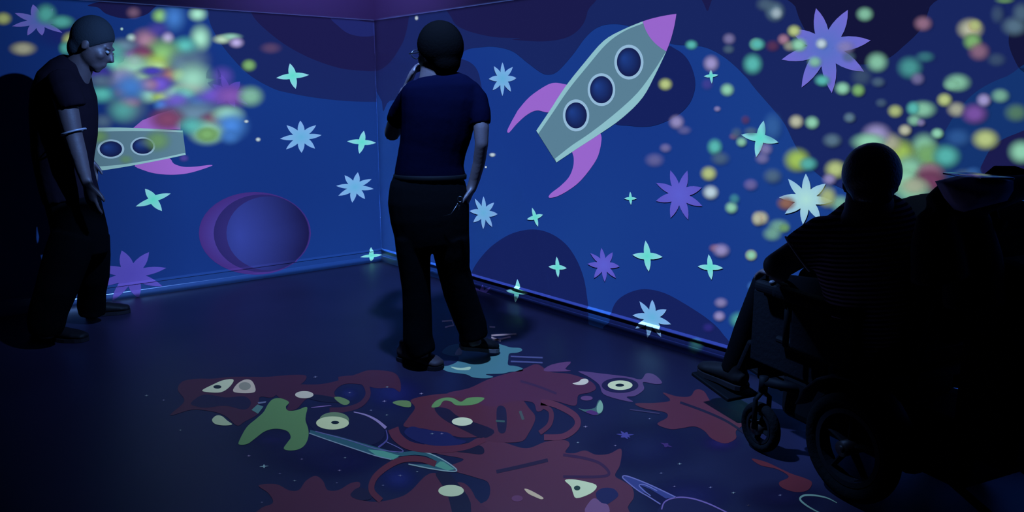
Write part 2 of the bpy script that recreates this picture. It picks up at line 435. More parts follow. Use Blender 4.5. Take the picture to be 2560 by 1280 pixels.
hr = smoothpts(A3((1705, 470), (1620, 650), (1490, 890), (1300, 1080), (1080, 1235), (880, 1365)) + B3((700, 388)), 4, False)
hl_in = smoothpts(A3((535, 1222), (660, 1040), (810, 820), (980, 610), (1155, 405), (1320, 285), (1490, 215)), 4, False)
hr_in = smoothpts(A3((1690, 490), (1590, 650), (1440, 850), (1240, 1035), (1010, 1215), (840, 1330)) + B3((688, 352)), 4, False)
def lerp_arc(p, qv, bow, n=8):
    out = []
    for i in range(n + 1):
        s = i / n; k = 4 * s * (1 - s)
        out.append((p[0] + (qv[0] - p[0]) * s + bow[0] * k, p[1] + (qv[1] - p[1]) * s + bow[1] * k))
    return out
na = A3((1490, 195))[0]; nb = A3((1705, 470))[0]; nt_ = A3((1797, 127))[0]
nose = lerp_arc(na, nt_, (-2, -2)) + lerp_arc(nt_, nb, (3, 2))[1:] + lerp_arc(nb, na, (-9, 6))[1:-1]
big = rocket('R', 'large grey cartoon rocket with pink nose and three portholes on the right wall', hl + lerp_arc(na, nb, (-9, 6))[1:-1] + hr,
   [hl + hl_in[::-1], hr + hr_in[::-1]], nose,
   [smoothpts(A3((800, 775), (690, 757), (600, 785), (450, 890), (330, 1030)), 5, False)[:-1] + smoothpts(A3((290, 1110), (250, 1195), (270, 1210), (335, 1135), (430, 1050), (520, 1010), (620, 1028), (700, 1000)), 5, False),
    smoothpts(B3((1100, 115), (1112, 180), (1080, 330), (1000, 460), (900, 575), (790, 655), (700, 700), (632, 710), (648, 672), (740, 600), (815, 520), (852, 430), (858, 350), (842, 290)), 5, False) + B3((950, 180))],
   [(*A3((1363, 568))[0], 36.5, 43.5, 30, 36), (*A3((1112, 820))[0], 34.5, 41, 28.5, 34), (*A3((880, 1055))[0], 33, 40, 27, 32.5)], (1500, 230))
B1 = lambda *p: cz('B1', p)
shl = smoothpts(B1((480, 140), (700, 85), (1000, 68), (1350, 78), (1670, 96)), 4, False)
shb = smoothpts(B1((1698, 318), (1400, 380), (1100, 435), (860, 465), (640, 440), (480, 350)), 4, False)
shl2 = smoothpts(B1((500, 165), (700, 115), (1000, 104), (1350, 102), (1668, 112)), 4, False)
shb2 = smoothpts(B1((1692, 300), (1400, 362), (1100, 408), (860, 425), (640, 405), (500, 330)), 4, False)
rocket('L', 'smaller rocket lying sideways behind the stooping person on the left wall', shl + shb, [shl + shl2[::-1], shb + shb2[::-1]],
   B1((490, 130), (400, 180), (330, 250), (400, 310), (490, 362)),
   [smoothpts(B1((1235, 408), (1330, 465), (1450, 493), (1600, 500), (1750, 480), (1930, 422), (1915, 411), (1800, 425), (1680, 428), (1590, 400), (1520, 345)), 4),
    cz('A1', [(1215, 1172), (1300, 1100), (1450, 1040), (1590, 1000), (1650, 1080), (1650, 1185)])],
   [(*B1((1013, 265))[0], 33.5, 24, 28, 19.5), (*B1((1305, 240))[0], 31, 23, 26, 19)], (330, 375))

# ------------------------------------------------------------ planet on the left wall
pl = thing('planet', imcentre('L', 637, 582), 'shaded purple ringless planet with violet rim above the left skirting', 'planet')
for nm, e, cc, rim, ly in (('planet_rim', (637, 583, 140, 103), (72, 68, 164), (62, 44, 124), 4), ('planet_shell', (654, 583, 120, 97), (50, 46, 122), (40, 38, 104), 5)):
    p_, i_, tn = fan((e[0] - e[2] * .5, e[1]), ellpx(*e)); from_bm(nm, image_bm('L', (p_, i_), ly, tn), flat(cc, rim), pl)
p_, i_, tn = fan((598, 590), ellpx(669, 583, 103, 92)); from_bm('planet_body', image_bm('L', (p_, i_), 6, [1] + [max(0, min(.75, (760 - x) / 220)) for x, y in p_[1:]]), flat((50, 66, 156), (24, 25, 74)), pl)

# ------------------------------------------------------------ stars
MINT = ((92, 216, 200), (138, 206, 226)); LB = ((98, 172, 216), (126, 170, 228)); PU = ((90, 94, 206), (88, 84, 190)); PB = ((84, 112, 196), (112, 106, 208)); WM = ((170, 220, 214), (140, 186, 222)); DP = ((78, 74, 184), (84, 80, 190))
FP = ((92, 66, 178), (70, 70, 176))
ST = [
 ('L', 'A2', (480, 692), [(455, 580), (630, 685), (508, 812), (330, 713)], MINT, 'mint four-pointed star in the dark cloud high on the left wall'),
 ('L', 'B2', (560, 155), [(550, 5), (695, 48), (745, 138), (685, 262), (562, 300), (420, 268), (365, 172), (425, 48)], LB, 'largest pale blue eight-pointed star on the left wall, above the planet'),
 ('L', 'B2', (1115, 202), [(1132, 98), (1242, 208), (1090, 308), (978, 195)], MINT, 'mint four-pointed star left of the room corner at elbow height'),
 ('L', 'B2', (1050, 612), [(1077, 478), (1202, 540), (1222, 630), (1142, 722), (1025, 755), (898, 693), (878, 602), (955, 505)], LB, 'pale blue eight-pointed star right of the planet on the left wall'),
 ('L', 'B1', (1400, 725), [(1325, 628), (1560, 672), (1480, 832), (1240, 790)], MINT, 'slanted mint four-pointed star below the small rocket'),
 ('L', 'C1', (1200, 315), [(1112, 95), (1362, 110), (1520, 255), (1480, 420), (1258, 525), (1018, 552), (870, 420), (890, 250)], DP, 'purple star over the left skirting beside the stooping person'),
 ('L', 'C2', (1197, 147), [(1198, 65), (1295, 133), (1186, 192), (1092, 155)], MINT, 'small mint star lying on the left skirting near the corner'),
 ('L', 'B2', (1308, 900), [(1302, 868), (1335, 905), (1312, 935), (1280, 890)], LB, 'tiny pale star at the room corner left of the standing person'),
 ('L', 'A1', (345, 195), [(300, 40), (485, 78), (640, 205), (570, 300), (385, 325), (250, 325), (110, 240), (135, 120)], PB, 'violet star in the top left corner above the stooping person'),
 ('L', 'A1', (2080, 855), [(2020, 680), (2195, 745), (2350, 850), (2270, 960), (2150, 985), (1980, 950), (1890, 860), (1940, 770)], FP, 'faint magenta star at the right rim of the colour cloud'),
 ('R', 'A3', (207, 717), [(207, 570), (302, 612), (335, 714), (285, 838), (207, 878), (118, 825), (82, 722), (128, 605)], LB, 'pale blue eight-pointed star between the standing person and the rocket fin'),
 ('R', 'B2', (2230, 850), [(2228, 698), (2325, 755), (2357, 860), (2308, 980), (2225, 998), (2135, 935), (2102, 832), (2148, 718)], LB, 'pale blue eight-pointed star beside the standing person\'s hip'),
 ('R', 'B3', (507, 888), [(478, 802), (577, 865), (532, 975), (430, 908)], MINT, 'small slanted mint star above the larger dark dome'),
 ('R', 'B3', (1378, 718), [(1375, 655), (1435, 717), (1382, 775), (1320, 718)], MINT, 'smallest four-pointed star, left of the large purple star on the right wall'),
 ('R', 'B3', (1822, 680), [(1742, 460), (1898, 462), (2030, 618), (2035, 788), (1905, 912), (1745, 895), (1610, 740), (1612, 575)], PU, 'purple eight-pointed star in the middle of the right wall'),
 ('R', 'C3', (1530, 147), [(1515, 5), (1672, 155), (1545, 288), (1395, 135)], MINT, 'tall mint four-pointed star between the purple star and the next mint star'),
 ('R', 'C3', (1135, 227), [(1112, 72), (1215, 112), (1278, 242), (1245, 348), (1142, 382), (1045, 348), (985, 218), (1010, 120)], PU, 'lower purple star just right of the larger dark dome'),
 ('R', 'C3', (710, 250), [(702, 152), (795, 258), (717, 342), (628, 243)], MINT, 'mint four-pointed star inside the larger dark dome'),
 ('R', 'C3', (2105, 250), [(2092, 130), (2225, 257), (2118, 362), (1992, 240)], MINT, 'mint four-pointed star left of the seated person\'s elbow'),
 ('R', 'C3', (346, 470), [(343, 357), (452, 487), (348, 565), (250, 462)], MINT, 'mint star lying across the right skirting under the dark dome'),
 ('R', 'C3', (1575, 705), [(1577, 545), (1708, 635), (1748, 770), (1668, 885), (1548, 890), (1432, 808), (1395, 688), (1460, 560)], LB, 'pale blue star crossing the right skirting ledge'),
 ('R', 'C3', (40, 490), [(35, 405), (108, 432), (135, 500), (100, 570), (40, 590), (-40, 560), (-60, 490), (-30, 430)], DP, 'half-hidden purple star at the foot of the right skirting'),
 ('R', 'C3', (2460, 770), [(2450, 620), (2570, 670), (2620, 790), (2570, 880), (2450, 920), (2318, 858), (2370, 780), (2345, 700)], MINT, 'mint star peeping out left of the wheelchair'),
 ('R', 'B4', (150, 162), [(182, 5), (318, 205), (112, 340), (-25, 135)], MINT, 'large mint four-pointed star above and left of the seated person\'s head'),
 ('R', 'A3', (2115, 690), [(2112, 635), (2180, 685), (2122, 765), (2048, 698)], MINT, 'small mint star right of the rocket nose'),
 ('R', 'A4', (745, 430), [(660, 75), (952, 90), (1160, 370), (1100, 655), (805, 850), (528, 800), (345, 545), (430, 270)], PB, 'largest star, violet blue, at the top of the right wall'),
 ('R', 'B4', (570, 722), [(567, 490), (748, 582), (812, 742), (700, 915), (540, 955), (375, 858), (322, 707), (405, 538)], WM, 'whitish mint eight-pointed star left of the seated person\'s head'),
]
for wh, tl, c, tips, cl, lb in ST:
    cc = cz(tl, [c])[0]; tt = cz(tl, tips)
    bm = star_bm(wh, cc, tt, .3 if len(tips) == 4 else .42, 10, .55)
    o = from_bm('star', bm, flat(cl[0], cl[1])); tag(o, lb, 'star', 'stars on the %s wall' % ('left' if wh == 'L' else 'right'))

# ------------------------------------------------------------ blurred colour specks
SP = {'mint': (142, 208, 178), 'yellow': (182, 200, 134), 'white': (196, 210, 224), 'green': (122, 176, 112), 'teal': (88, 184, 178), 'lilac': (158, 150, 206), 'pink': (164, 122, 150),
      'rose': (112, 62, 96), 'purple': (100, 82, 190), 'blue': (66, 122, 198), 'grey': (92, 122, 146), 'cream': (184, 188, 166), 'orange': (150, 108, 92), 'magenta': (124, 84, 168), 'lime': (158, 194, 92), 'indigo': (62, 56, 164)}
SPK = {
 'A1': [(30,170,70,55,'yellow'),(420,130,90,90,'teal'),(560,200,110,60,'teal'),(210,445,110,60,'cream'),(640,370,70,70,'yellow'),(600,440,60,60,'teal'),(1220,115,55,45,'pink',.35),(1465,145,65,55,'green'),(1590,160,90,110,'blue',.7),(1805,130,70,55,'mint'),
        (1200,350,40,35,'white'),(1330,370,100,90,'pink',.8),(1530,350,50,50,'lilac'),(1830,350,80,100,'mint'),(1690,430,100,80,'teal',.8),(2030,360,70,35,'cream'),(2110,335,80,28,'mint',.7),(2160,390,55,40,'lilac'),(2275,597,62,52,'green'),(1480,510,150,130,'green'),(1180,500,150,90,'magenta',.8),
        (1130,420,110,60,'grey'),(1310,500,90,70,'rose'),(1420,600,130,90,'lime',.85),(1440,610,80,50,'yellow'),(1050,590,120,100,'teal'),(1210,630,160,110,'mint',.9),(1560,680,100,60,'orange'),(1660,580,130,110,'grey',.7),(1790,560,110,120,'grey',.5),(1760,720,160,120,'mint',.8),
        (1280,710,80,60,'yellow'),(1390,650,110,40,'indigo'),(1450,770,110,80,'purple'),(1340,775,90,50,'pink'),(1100,710,130,80,'lilac',.7),(900,670,140,90,'indigo'),(1190,790,160,120,'blue',.8),(920,740,110,60,'grey',.6),(1740,800,120,60,'pink',.8),(1350,860,100,70,'mint',.9),(1490,880,90,60,'lime'),
        (1590,850,100,60,'mint'),(1690,860,90,60,'teal'),(930,860,130,70,'teal',.8),(1110,840,60,50,'orange',.6),(1485,960,70,50,'blue'),(1620,930,130,90,'purple',.8),(1160,980,150,130,'grey',.7),(1190,930,80,50,'pink',.7),(1120,1010,110,90,'teal',.5),(1820,940,100,70,'blue',.7),(1950,870,150,90,'purple',.8),
        (2110,880,140,90,'magenta',.7),(2290,880,110,90,'mint',.7),(1780,1040,240,100,'grey',.9),(1530,1090,140,90,'rose'),(1960,1090,120,60,'rose',.8),(2080,1050,120,70,'mint'),(2110,1150,130,110,'blue',.9),(1890,1210,130,90,'mint'),(1900,1230,100,60,'green',.8),(1330,1300,60,40,'grey',.3),(940,1110,80,60,'grey',.5),
        (2100,1250,80,60,'blue',.6),(1750,1150,110,70,'teal',.6),(1040,470,90,70,'teal',.5),(1440,270,90,60,'purple',.3),(1230,560,60,50,'white',.4),(1640,690,60,50,'yellow',.6),(2030,700,90,80,'purple',.5),(2250,1110,20,14,'white'),(1112,265,12,12,'white')],
 'B1': [(2358,178,22,18,'white'),(1890,130,90,60,'green'),(900,150,90,60,'green',.6),(1440,190,110,90,'green',.6),(1150,360,60,40,'green',.4),(1680,350,40,30,'purple',.5)],
 'A2': [(1616,165,16,20,'white',.8),(280,440,90,50,'pink',.2)],
 'B2': [(2310,318,26,18,'white'),(2250,430,10,10,'white')],
 'A3': [(1697,770,58,52,'yellow'),(1935,410,52,42,'teal'),(2115,580,66,68,'lilac'),(2262,820,58,55,'mint'),(2280,355,55,50,'lilac',.5),(2275,450,50,40,'grey',.5),(2495,585,82,88,'teal'),(2525,405,50,50,'mint'),(1800,1115,64,60,'lilac',.8),(2172,995,30,25,'lilac',.6),(2080,770,50,50,'purple',.3),(2430,1095,40,40,'rose',.4),(1870,1190,60,40,'lilac',.25),(2480,1200,60,40,'grey',.5)],
 'A4': [(285,105,82,85,'grey',1),(300,120,50,50,'white',.6),(200,40,80,60,'grey',.5),(462,283,58,52,'yellow'),(365,360,52,48,'pink',.9),(420,420,55,45,'cream',.5),(505,410,70,60,'mint'),(125,405,66,52,'teal'),(265,420,60,50,'rose',.5),(712,400,50,46,'white'),(1108,130,72,62,'mint',.75),(1640,215,78,66,'pink',.7),
        (650,565,60,50,'mint',.7),(720,735,66,50,'teal'),(905,808,64,56,'mint'),(1048,825,58,55,'green'),(1220,568,92,85,'mint',.8),(1520,618,105,95,'teal',.6),(1660,520,80,50,'teal',.3),(1590,720,60,55,'lilac',.4),(1230,750,60,45,'grey',.5),(930,430,80,60,'lilac',.5),(960,520,60,50,'grey',.5),
        (2070,265,110,90,'cream'),(2110,235,60,55,'yellow',.8),(2090,380,80,75,'green'),(2150,470,90,80,'pink',.6),(2310,545,80,60,'grey',.3),(2475,240,110,85,'grey',.8),(2540,120,80,90,'grey',.6),(2385,5,80,30,'green',.5),(1955,755,110,78,'mint',.8),(1900,775,70,50,'mint',.7),(1835,912,64,58,'yellow'),(1385,1015,64,56,'yellow',.8),
        (1640,1000,110,75,'mint',.8),(1550,990,60,60,'teal'),(1557,1100,60,50,'mint',.7),(1945,1000,80,66,'cream',.7),(2110,1040,110,88,'magenta',.9),(2195,915,62,58,'lilac'),(2345,875,78,62,'mint',.6),(2490,1030,100,80,'green',.4),(480,1110,62,58,'cream'),(625,1120,60,56,'mint'),(968,1075,52,46,'grey',.9),(1258,940,50,40,'grey',.4),(2320,130,60,80,'grey',.3),(1080,700,90,80,'grey',.3),(1620,1120,40,35,'lilac',.5),(270,1150,80,110,'blue',.35)],
 'B4': [(1475,92,56,50,'cream'),(1770,122,54,46,'mint'),(1215,130,120,95,'lilac',.9),(1150,200,150,80,'mint'),(810,185,80,62,'grey',.8),(490,365,110,100,'lime'),(590,400,80,60,'teal',.8),(840,450,90,80,'yellow',.9),(265,510,80,66,'grey',.6),(785,540,60,50,'lilac',.7),(765,700,80,90,'yellow',.7),(390,760,80,60,'orange',.8),(160,895,62,58,'cream'),
        (320,970,90,62,'mint',.5),(260,1040,80,62,'mint',.5),(370,985,50,40,'green',.6),(68,1235,46,42,'mint'),(1650,250,110,120,'mint',.9),(1680,330,130,120,'green',.8),(1430,300,130,120,'lime',.9),(1510,480,150,150,'mint'),(1850,330,120,100,'teal',.9),(1480,560,150,120,'mint'),(1700,480,120,90,'pink',.8),(1700,560,150,110,'rose'),(1540,650,160,110,'mint',.8),
        (2210,175,112,88,'yellow'),(1960,160,110,80,'blue',.4),(2540,290,110,100,'mint'),(2020,510,100,60,'grey',.5),(200,265,60,55,'lilac',.5),(170,350,60,50,'lilac',.4),(60,590,60,50,'purple',.3),(880,760,90,70,'mint',.6),(1560,600,120,80,'cream',.6),(2100,480,70,50,'blue',.4),(-65,120,50,50,'grey',.4),(1330,210,110,90,'cream',.7),(260,70,80,120,'blue',.35)],
 'B3': [(2150,245,64,70,'teal'),(2200,350,80,60,'grey',.5),(2095,488,68,62,'yellow',.9),(2112,660,66,60,'white'),(2302,800,54,50,'mint',.9),(2395,200,46,42,'mint',.8),(1600,365,80,60,'lilac',.3),(1700,255,50,40,'lilac',.4),(2480,590,60,50,'lilac',.3),(2330,720,46,46,'teal',.4),(2540,900,50,60,'cream',.9),(2210,1190,70,58,'lilac',.8),(2150,1170,50,36,'pink',.5),(2480,1235,48,46,'cream',.9),(2320,150,40,30,'pink',.3)],
 'C3': [(2205,572,56,44,'lilac',.6),(2190,695,50,44,'lilac',.8),(2500,425,50,46,'blue',1),(2090,800,50,40,'indigo',.4),(1985,965,60,60,'teal',.25),(2370,730,80,70,'teal',.7)],
}
LM = [((240, 120), 'the stooping person\'s head'), ((330, 370), 'the small rocket'), ((580, 235), 'the faint magenta star'), ((90, 50), 'the top left violet star'), ((637, 480), 'the planet'), ((400, 150), 'the left colour cloud'),
      ((1100, 60), 'the standing person\'s head'), ((1220, 400), 'the standing person\'s arm'), ((1690, 60), 'the rocket nose'), ((1620, 220), 'the rocket hull'), ((1777, 188), 'the small mint star'), ((2060, 115), 'the largest violet star'),
      ((1900, 345), 'the large mint star'), ((2013, 497), 'the whitish mint star'), ((1700, 485), 'the large purple star'), ((2178, 350), 'the seated person\'s head'), ((2430, 470), 'the bag'), ((2430, 250), 'the right frame edge'),
      ((2400, 60), 'the top right frame corner'), ((1775, 668), 'the lowest mint star'), ((1850, 790), 'the wheelchair front'), ((2270, 240), 'the upper right cloud')]
def place(x, y):
    (lx, ly), nm = min(LM, key=lambda k: (k[0][0] - x) ** 2 + (k[0][1] - y) ** 2)
    dx, dy = x - lx, y - ly
    if math.hypot(dx, dy) < 28: return 'right beside ' + nm if 'cloud' not in nm else 'in ' + nm
    d = ('to the right of ' if dx > 0 else 'to the left of ') if abs(dx) > abs(dy) * 1.4 else ('below ' if dy > 0 else 'above ')
    if abs(dx) <= abs(dy) * 1.4 and abs(dy) <= abs(dx) * 1.4: d = ('lower ' if dy > 0 else 'upper ') + ('right of ' if dx > 0 else 'left of ')
    return d + nm
for x, y, rx, ry, cc, am in ((1500, 640, 620, 420, (44, 58, 160), .75), (1200, 640, 420, 330, (58, 84, 176), .7), (1750, 1000, 450, 260, (52, 70, 172), .65), (1480, 520, 330, 240, (74, 110, 160), .5), (600, 300, 380, 200, (40, 44, 140), .5)):
    c_ = cz('A1', [(x, y)])[0]; p_, i_, tn = fan(c_, ellpx(c_[0], c_[1], rx * Z, ry * Z)); from_bm('glow_patch', image_bm('L', (p_, i_), 2.5 + rx * .001, tn), softmat(cc, 1.0, am), wallL)
for x, y, rx, ry, cc, am in ((1560, 420, 420, 330, (70, 110, 120), .8), (1250, 250, 260, 160, (90, 110, 120), .5)):
    c_ = cz('B4', [(x, y)])[0]; p_, i_, tn = fan(c_, ellpx(c_[0], c_[1], rx * Z, ry * Z)); from_bm('glow_patch', image_bm('R', (p_, i_), 2.5 + rx * .001, tn), softmat(cc, 1.0, am), wallR)
ordr = 0; seen = {}
for tl, lst in SPK.items():
    for it in lst:
        x, y, rx, ry, cn = it[:5]; am = it[5] if len(it) > 5 else .95
        (cx, cy), = cz(tl, [(x, y)]); rx *= Z; ry *= Z
        wh = 'L' if cx < 955 else 'R'
        dense = tl == 'A1' and 900 < x < 2200
        ring = ellpx(cx, cy, rx * (1.65 if dense else 1.42), ry * (1.65 if dense else 1.42), 0, 28); p_, i_, tn = fan((cx, cy), ring)
        ordr += 1
        bm = image_bm(wh, (p_, i_), 12 + (ordr % 40) * .5, tn)
        if len(bm.faces) == 0: bm.free(); continue
        o = from_bm('light_speck', bm, softmat(tuple(min(235, int(k * 1.18)) for k in SP[cn]) if dense else SP[cn], 1.0 if dense else 1.15, round(am, 2)))
        size = 'large' if rx > 28 else 'medium' if rx > 16 else 'small' if rx > 7 else 'tiny'
        op = 'faint ' if am < .5 else ''
        lb = '%s %s%s blurred light speck %s' % (size, op, cn, place(cx, cy))
        tag(o, lb, 'light speck', 'blurred light specks on the %s wall' % ('left' if wh == 'L' else 'right')); seen.setdefault(lb, []).append((cx, cy, o))
for lb, gs in seen.items():
    if len(gs) == 2:
        (x0, y0, a), (x1, y1, b) = gs; w_ = ('left', 'right') if abs(x0 - x1) >= abs(y0 - y1) else ('upper', 'lower'); k0, k1 = (x0, x1) if w_[0] == 'left' else (y0, y1)
        a['label'], b['label'] = (w_[0] + ' ' + lb, w_[1] + ' ' + lb) if k0 < k1 else (w_[1] + ' ' + lb, w_[0] + ' ' + lb)
    elif len(gs) == 3:
        for g, w_ in zip(sorted(gs, key=lambda k: k[0]), ('leftmost', 'middle', 'rightmost')): g[2]['label'] = w_ + ' ' + lb
# ------------------------------------------------------------ images on the floor
FM = lambda c, r=None: flat(c, r, floor=True)
MAR = (72, 38, 62); MAR2 = (58, 30, 55); RUS = (84, 40, 56); NAV = (20, 20, 58); WHT = (196, 216, 208); GRN = (86, 138, 96); PUR = (78, 62, 124)
D1 = lambda *p: cz('D1', p)
D2 = lambda *p: cz('D2', p)
D3 = lambda *p: cz('D3', p)
D4 = lambda *p: cz('D4', p)
E4 = lambda *p: [(400 + x * 600 / 2560, 830 + y * 600 / 2560) for x, y in p]
E5 = lambda *p: [(980 + x * 400 / 2560, 780 + y * 400 / 2560) for x, y in p]
E6 = lambda *p: [(960 + x * 540 / 2560, 930 + y * 540 / 2560) for x, y in p]
def fthing(name, c, label, cat, group=None): return thing(name, imcentre('F', *c), label, cat, group)
def disc(name, c, rx, ry, m, layer, parent, rot=0): return shape(name, 'F', ellpx(c[0], c[1], rx, ry, rot, 32), m, layer, parent)
def eyeball(parent, c, rx, ry, layer, pupil=None, white=WHT):
    e = disc('eye', c, rx, ry, FM(white, tuple(int(k * .8) for k in white)), layer, parent)
    if pupil: disc('pupil', pupil[0], pupil[1], pupil[2], FM((16, 30, 36)), layer + 1, e)
# blue nebula patches of the floor's backdrop
for c, rx, ry, cc in ((D2((1400, 200))[0], 110, 55, (24, 30, 104)), (D2((900, 800))[0], 150, 60, (24, 28, 96)), (D2((1750, 560))[0], 100, 50, (24, 32, 108)), (D2((1450, 980))[0], 70, 45, (28, 40, 120)),
                      (D3((1500, 700))[0], 190, 90, (20, 24, 74)), (D3((1900, 1150))[0], 150, 70, (20, 22, 82)), (D2((1000, 200))[0], 40, 26, (26, 34, 104)), (D1((2500, 620))[0], 60, 20, (36, 34, 116)), (D3((2200, 650))[0], 70, 30, (30, 28, 96)), (D4((350, 1150))[0], 140, 50, (18, 20, 66)), (D2((700, 650))[0], 260, 110, (22, 24, 74))):
    p_, i_, tn = fan(c, ellpx(c[0], c[1], rx, ry)); from_bm('nebula_patch', image_bm('F', (p_, i_), 1 + ry * .01, tn), softmat(cc, 1.0, .9, True), floor)
# fanged creature, upper left
t = fthing('monster', E4((720, 720))[0], 'dim maroon monster with a wide dark mouth and two white eyes, leftmost on the floor', 'monster picture', 'monster pictures on the floor')
shape('body', 'F', E4((110, 890), (260, 740), (190, 620), (240, 530), (400, 500), (560, 500), (760, 480), (1000, 480), (1150, 480), (1400, 460), (1560, 470), (1500, 560), (1300, 620), (1200, 700), (1060, 700), (1060, 860), (900, 960), (820, 1000), (700, 900), (560, 850), (340, 830)), FM(MAR2), 3, t, 5)
shape('mouth', 'F', E4((330, 760), (470, 670), (700, 700), (900, 690), (970, 760), (900, 830), (700, 790), (500, 810), (400, 800)), FM((24, 20, 58)), 4, t, 5)
o = shape('eye', 'F', E4((450, 625), (560, 565), (680, 515), (785, 512), (740, 590), (650, 645), (520, 645)), FM(WHT, (176, 176, 196)), 5, t, 4)
disc('pupil', E4((612, 588))[0], 10, 4.5, FM((20, 36, 40)), 6, o)
o = shape('eye', 'F', E4((780, 635), (820, 560), (900, 512), (975, 520), (1015, 590), (1005, 645), (880, 655)), FM((182, 188, 196)), 5, t, 4)
disc('pupil', E4((905, 580))[0], 15, 10, FM((132, 146, 150)), 6, o)
shape('fang', 'F', E4((555, 940), (600, 895), (660, 900), (720, 950), (770, 990), (680, 1000), (590, 985)), FM((160, 196, 180)), 6, t, 4)
# green creature
t = fthing('creature', D2((400, 480))[0], 'bright green creature silhouette with two curved legs on the floor', 'monster picture', 'monster pictures on the floor')
shape('body', 'F', D2((255, 300), (300, 252), (370, 243), (448, 278), (420, 320), (440, 356), (520, 352), (612, 322), (602, 400), (600, 450), (625, 530), (622, 610), (585, 680), (520, 715), (440, 720), (400, 700), (440, 640), (464, 600), (440, 550), (380, 527), (300, 524), (220, 550), (140, 610), (70, 660), (0, 668), (-10, 640), (60, 510), (150, 430), (215, 370)), FM(GRN), 8, t, 4)
shape('claw', 'F', D2((105, 350), (160, 300), (215, 320), (165, 385)), FM((76, 128, 142)), 8, t)
shape('claw', 'F', D2((160, 280), (240, 270), (235, 285), (170, 295)), FM((96, 116, 170)), 8, t)
# one-eyed head in front of the ringed planet
t = fthing('creature', D2((850, 460))[0], 'round green-lidded single eye over the ringed planet on the floor', 'monster picture', 'monster pictures on the floor')
disc('eyelid', D2((862, 440))[0], 37, 19, FM((96, 132, 112)), 9, t); eyeball(t, D2((846, 470))[0], 41, 16.5, 10, (D2((870, 466))[0], 10, 4), (188, 218, 194))
# ringed planet
t = fthing('ringed_planet', D2((1100, 560))[0], 'dark ringed planet with lilac rim light and teal ring across the middle of the floor', 'planet')
disc('planet_body', D2((960, 480))[0], 102, 48, FM((19, 20, 60)), 4, t, .28)
strip('rim_light', 'F', D2((1040, 368), (1150, 395), (1250, 445), (1335, 515)), lambda s: 2 + 6 * s, FM((128, 126, 198)), 6, t)
strip('rim_light', 'F', D2((650, 328), (740, 318), (835, 308)), lambda s: 1 + 4 * s * (1 - s) * 1.2, FM((120, 104, 190)), 6, t)
strip('rim_light', 'F', D2((1335, 530), (1345, 620), (1265, 692)), lambda s: 2 + 3 * s, FM((70, 74, 160)), 6, t)
shape('ring', 'F', D2((640, 532), (900, 590), (1250, 690), (1440, 742), (1600, 722), (1740, 748), (1860, 812), (1980, 895), (1920, 914), (1740, 886), (1540, 845), (1780, 850), (1800, 820), (1700, 770), (1600, 760), (1440, 775), (1470, 800), (1380, 805), (1180, 750), (900, 650), (640, 560)), FM((42, 92, 118)), 5, t)
shape('ring', 'F', D2((1170, 712), (1300, 722), (1460, 768), (1400, 805), (1250, 770)), FM((78, 158, 158)), 6, t)
shape('ring', 'F', D2((1780, 862), (1830, 820), (1860, 822), (1960, 890), (1900, 905)), FM((76, 152, 150)), 6, t)
strip('ring_edge', 'F', D2((632, 562), (800, 622), (1050, 706), (1250, 772), (1385, 803)), 2.6, FM((116, 150, 190)), 7, t)
strip('ring_edge', 'F', D2((690, 545), (1000, 628), (1250, 706), (1460, 735), (1480, 712), (1340, 642)), 2, FM((92, 100, 180)), 7, t)
strip('ring_edge', 'F', D2((1590, 722), (1700, 738), (1850, 802), (1978, 893), (1930, 912), (1740, 886), (1540, 845)), 3, FM((120, 160, 188)), 7, t)
# tentacled maroon monsters
t = fthing('monster', D2((1000, 120))[0], 'maroon monster with curled tail and one white stalk eye above the green creature', 'monster picture', 'monster pictures on the floor')
shape('body', 'F', E4((1230, 640), (1330, 560), (1480, 560), (1700, 560), (1900, 520), (2100, 450), (2240, 410), (2480, 430), (2560, 520), (2560, 640), (2480, 600), (2300, 600), (2140, 560), (1960, 560), (1860, 640), (1870, 740), (1600, 700), (1460, 820), (1350, 840), (1370, 760), (1270, 700)), FM(MAR2), 4, t, 5)
strip('tail', 'F', D2((820, 350), (960, 345), (1100, 300), (1170, 210), (1140, 110), (1040, 60), (900, 70)), 13, FM(MAR2), 5, t)
shape('leaf', 'F', D2((860, 238), (920, 232), (1000, 268), (985, 300), (930, 298)), FM((92, 132, 96)), 7, t, 3)
disc('stalk', D2((760, 245))[0], 45, 8, FM((20, 20, 50)), 5, t, .15); eyeball(t, D2((588, 211))[0], 23, 9, 9, None, (182, 196, 206))
t = fthing('monster', D2((2000, 420))[0], 'maroon monster with green wavy lips and a white oval eye, mid floor', 'monster picture', 'monster pictures on the floor')
shape('body', 'F', D2((1540, 420), (1600, 330), (1560, 260), (1700, 220), (1900, 200), (2150, 215), (2400, 200), (2560, 240), (2640, 330), (2700, 420), (2640, 560), (2560, 640), (2300, 640), (2200, 600), (2020, 600), (1850, 560), (1680, 520), (1500, 500)), FM(MAR), 4, t, 5)
strip('tail', 'F', D2((2750, 280), (2880, 300), (3060, 400), (3080, 500), (2960, 590), (2780, 600)), 15, FM((82, 44, 72)), 6, t)
strip('tail', 'F', D2((2740, 300), (2840, 360), (2830, 480), (2740, 560)), 12, FM((74, 38, 64)), 6, t)
shape('hollow', 'F', D2((2350, 330), (2430, 340), (2430, 540), (2360, 540)), FM((26, 24, 58)), 6, t, 4)
shape('hollow', 'F', E6((600, 430), (760, 440), (900, 540), (1300, 690), (1180, 790), (1000, 720), (700, 560)), FM((24, 20, 52)), 6, t, 4)
shape('hollow', 'F', E6((240, 720), (330, 650), (500, 690), (750, 720), (850, 790), (980, 830), (800, 885), (550, 870), (350, 810)), FM((23, 28, 92)), 6, t, 4)
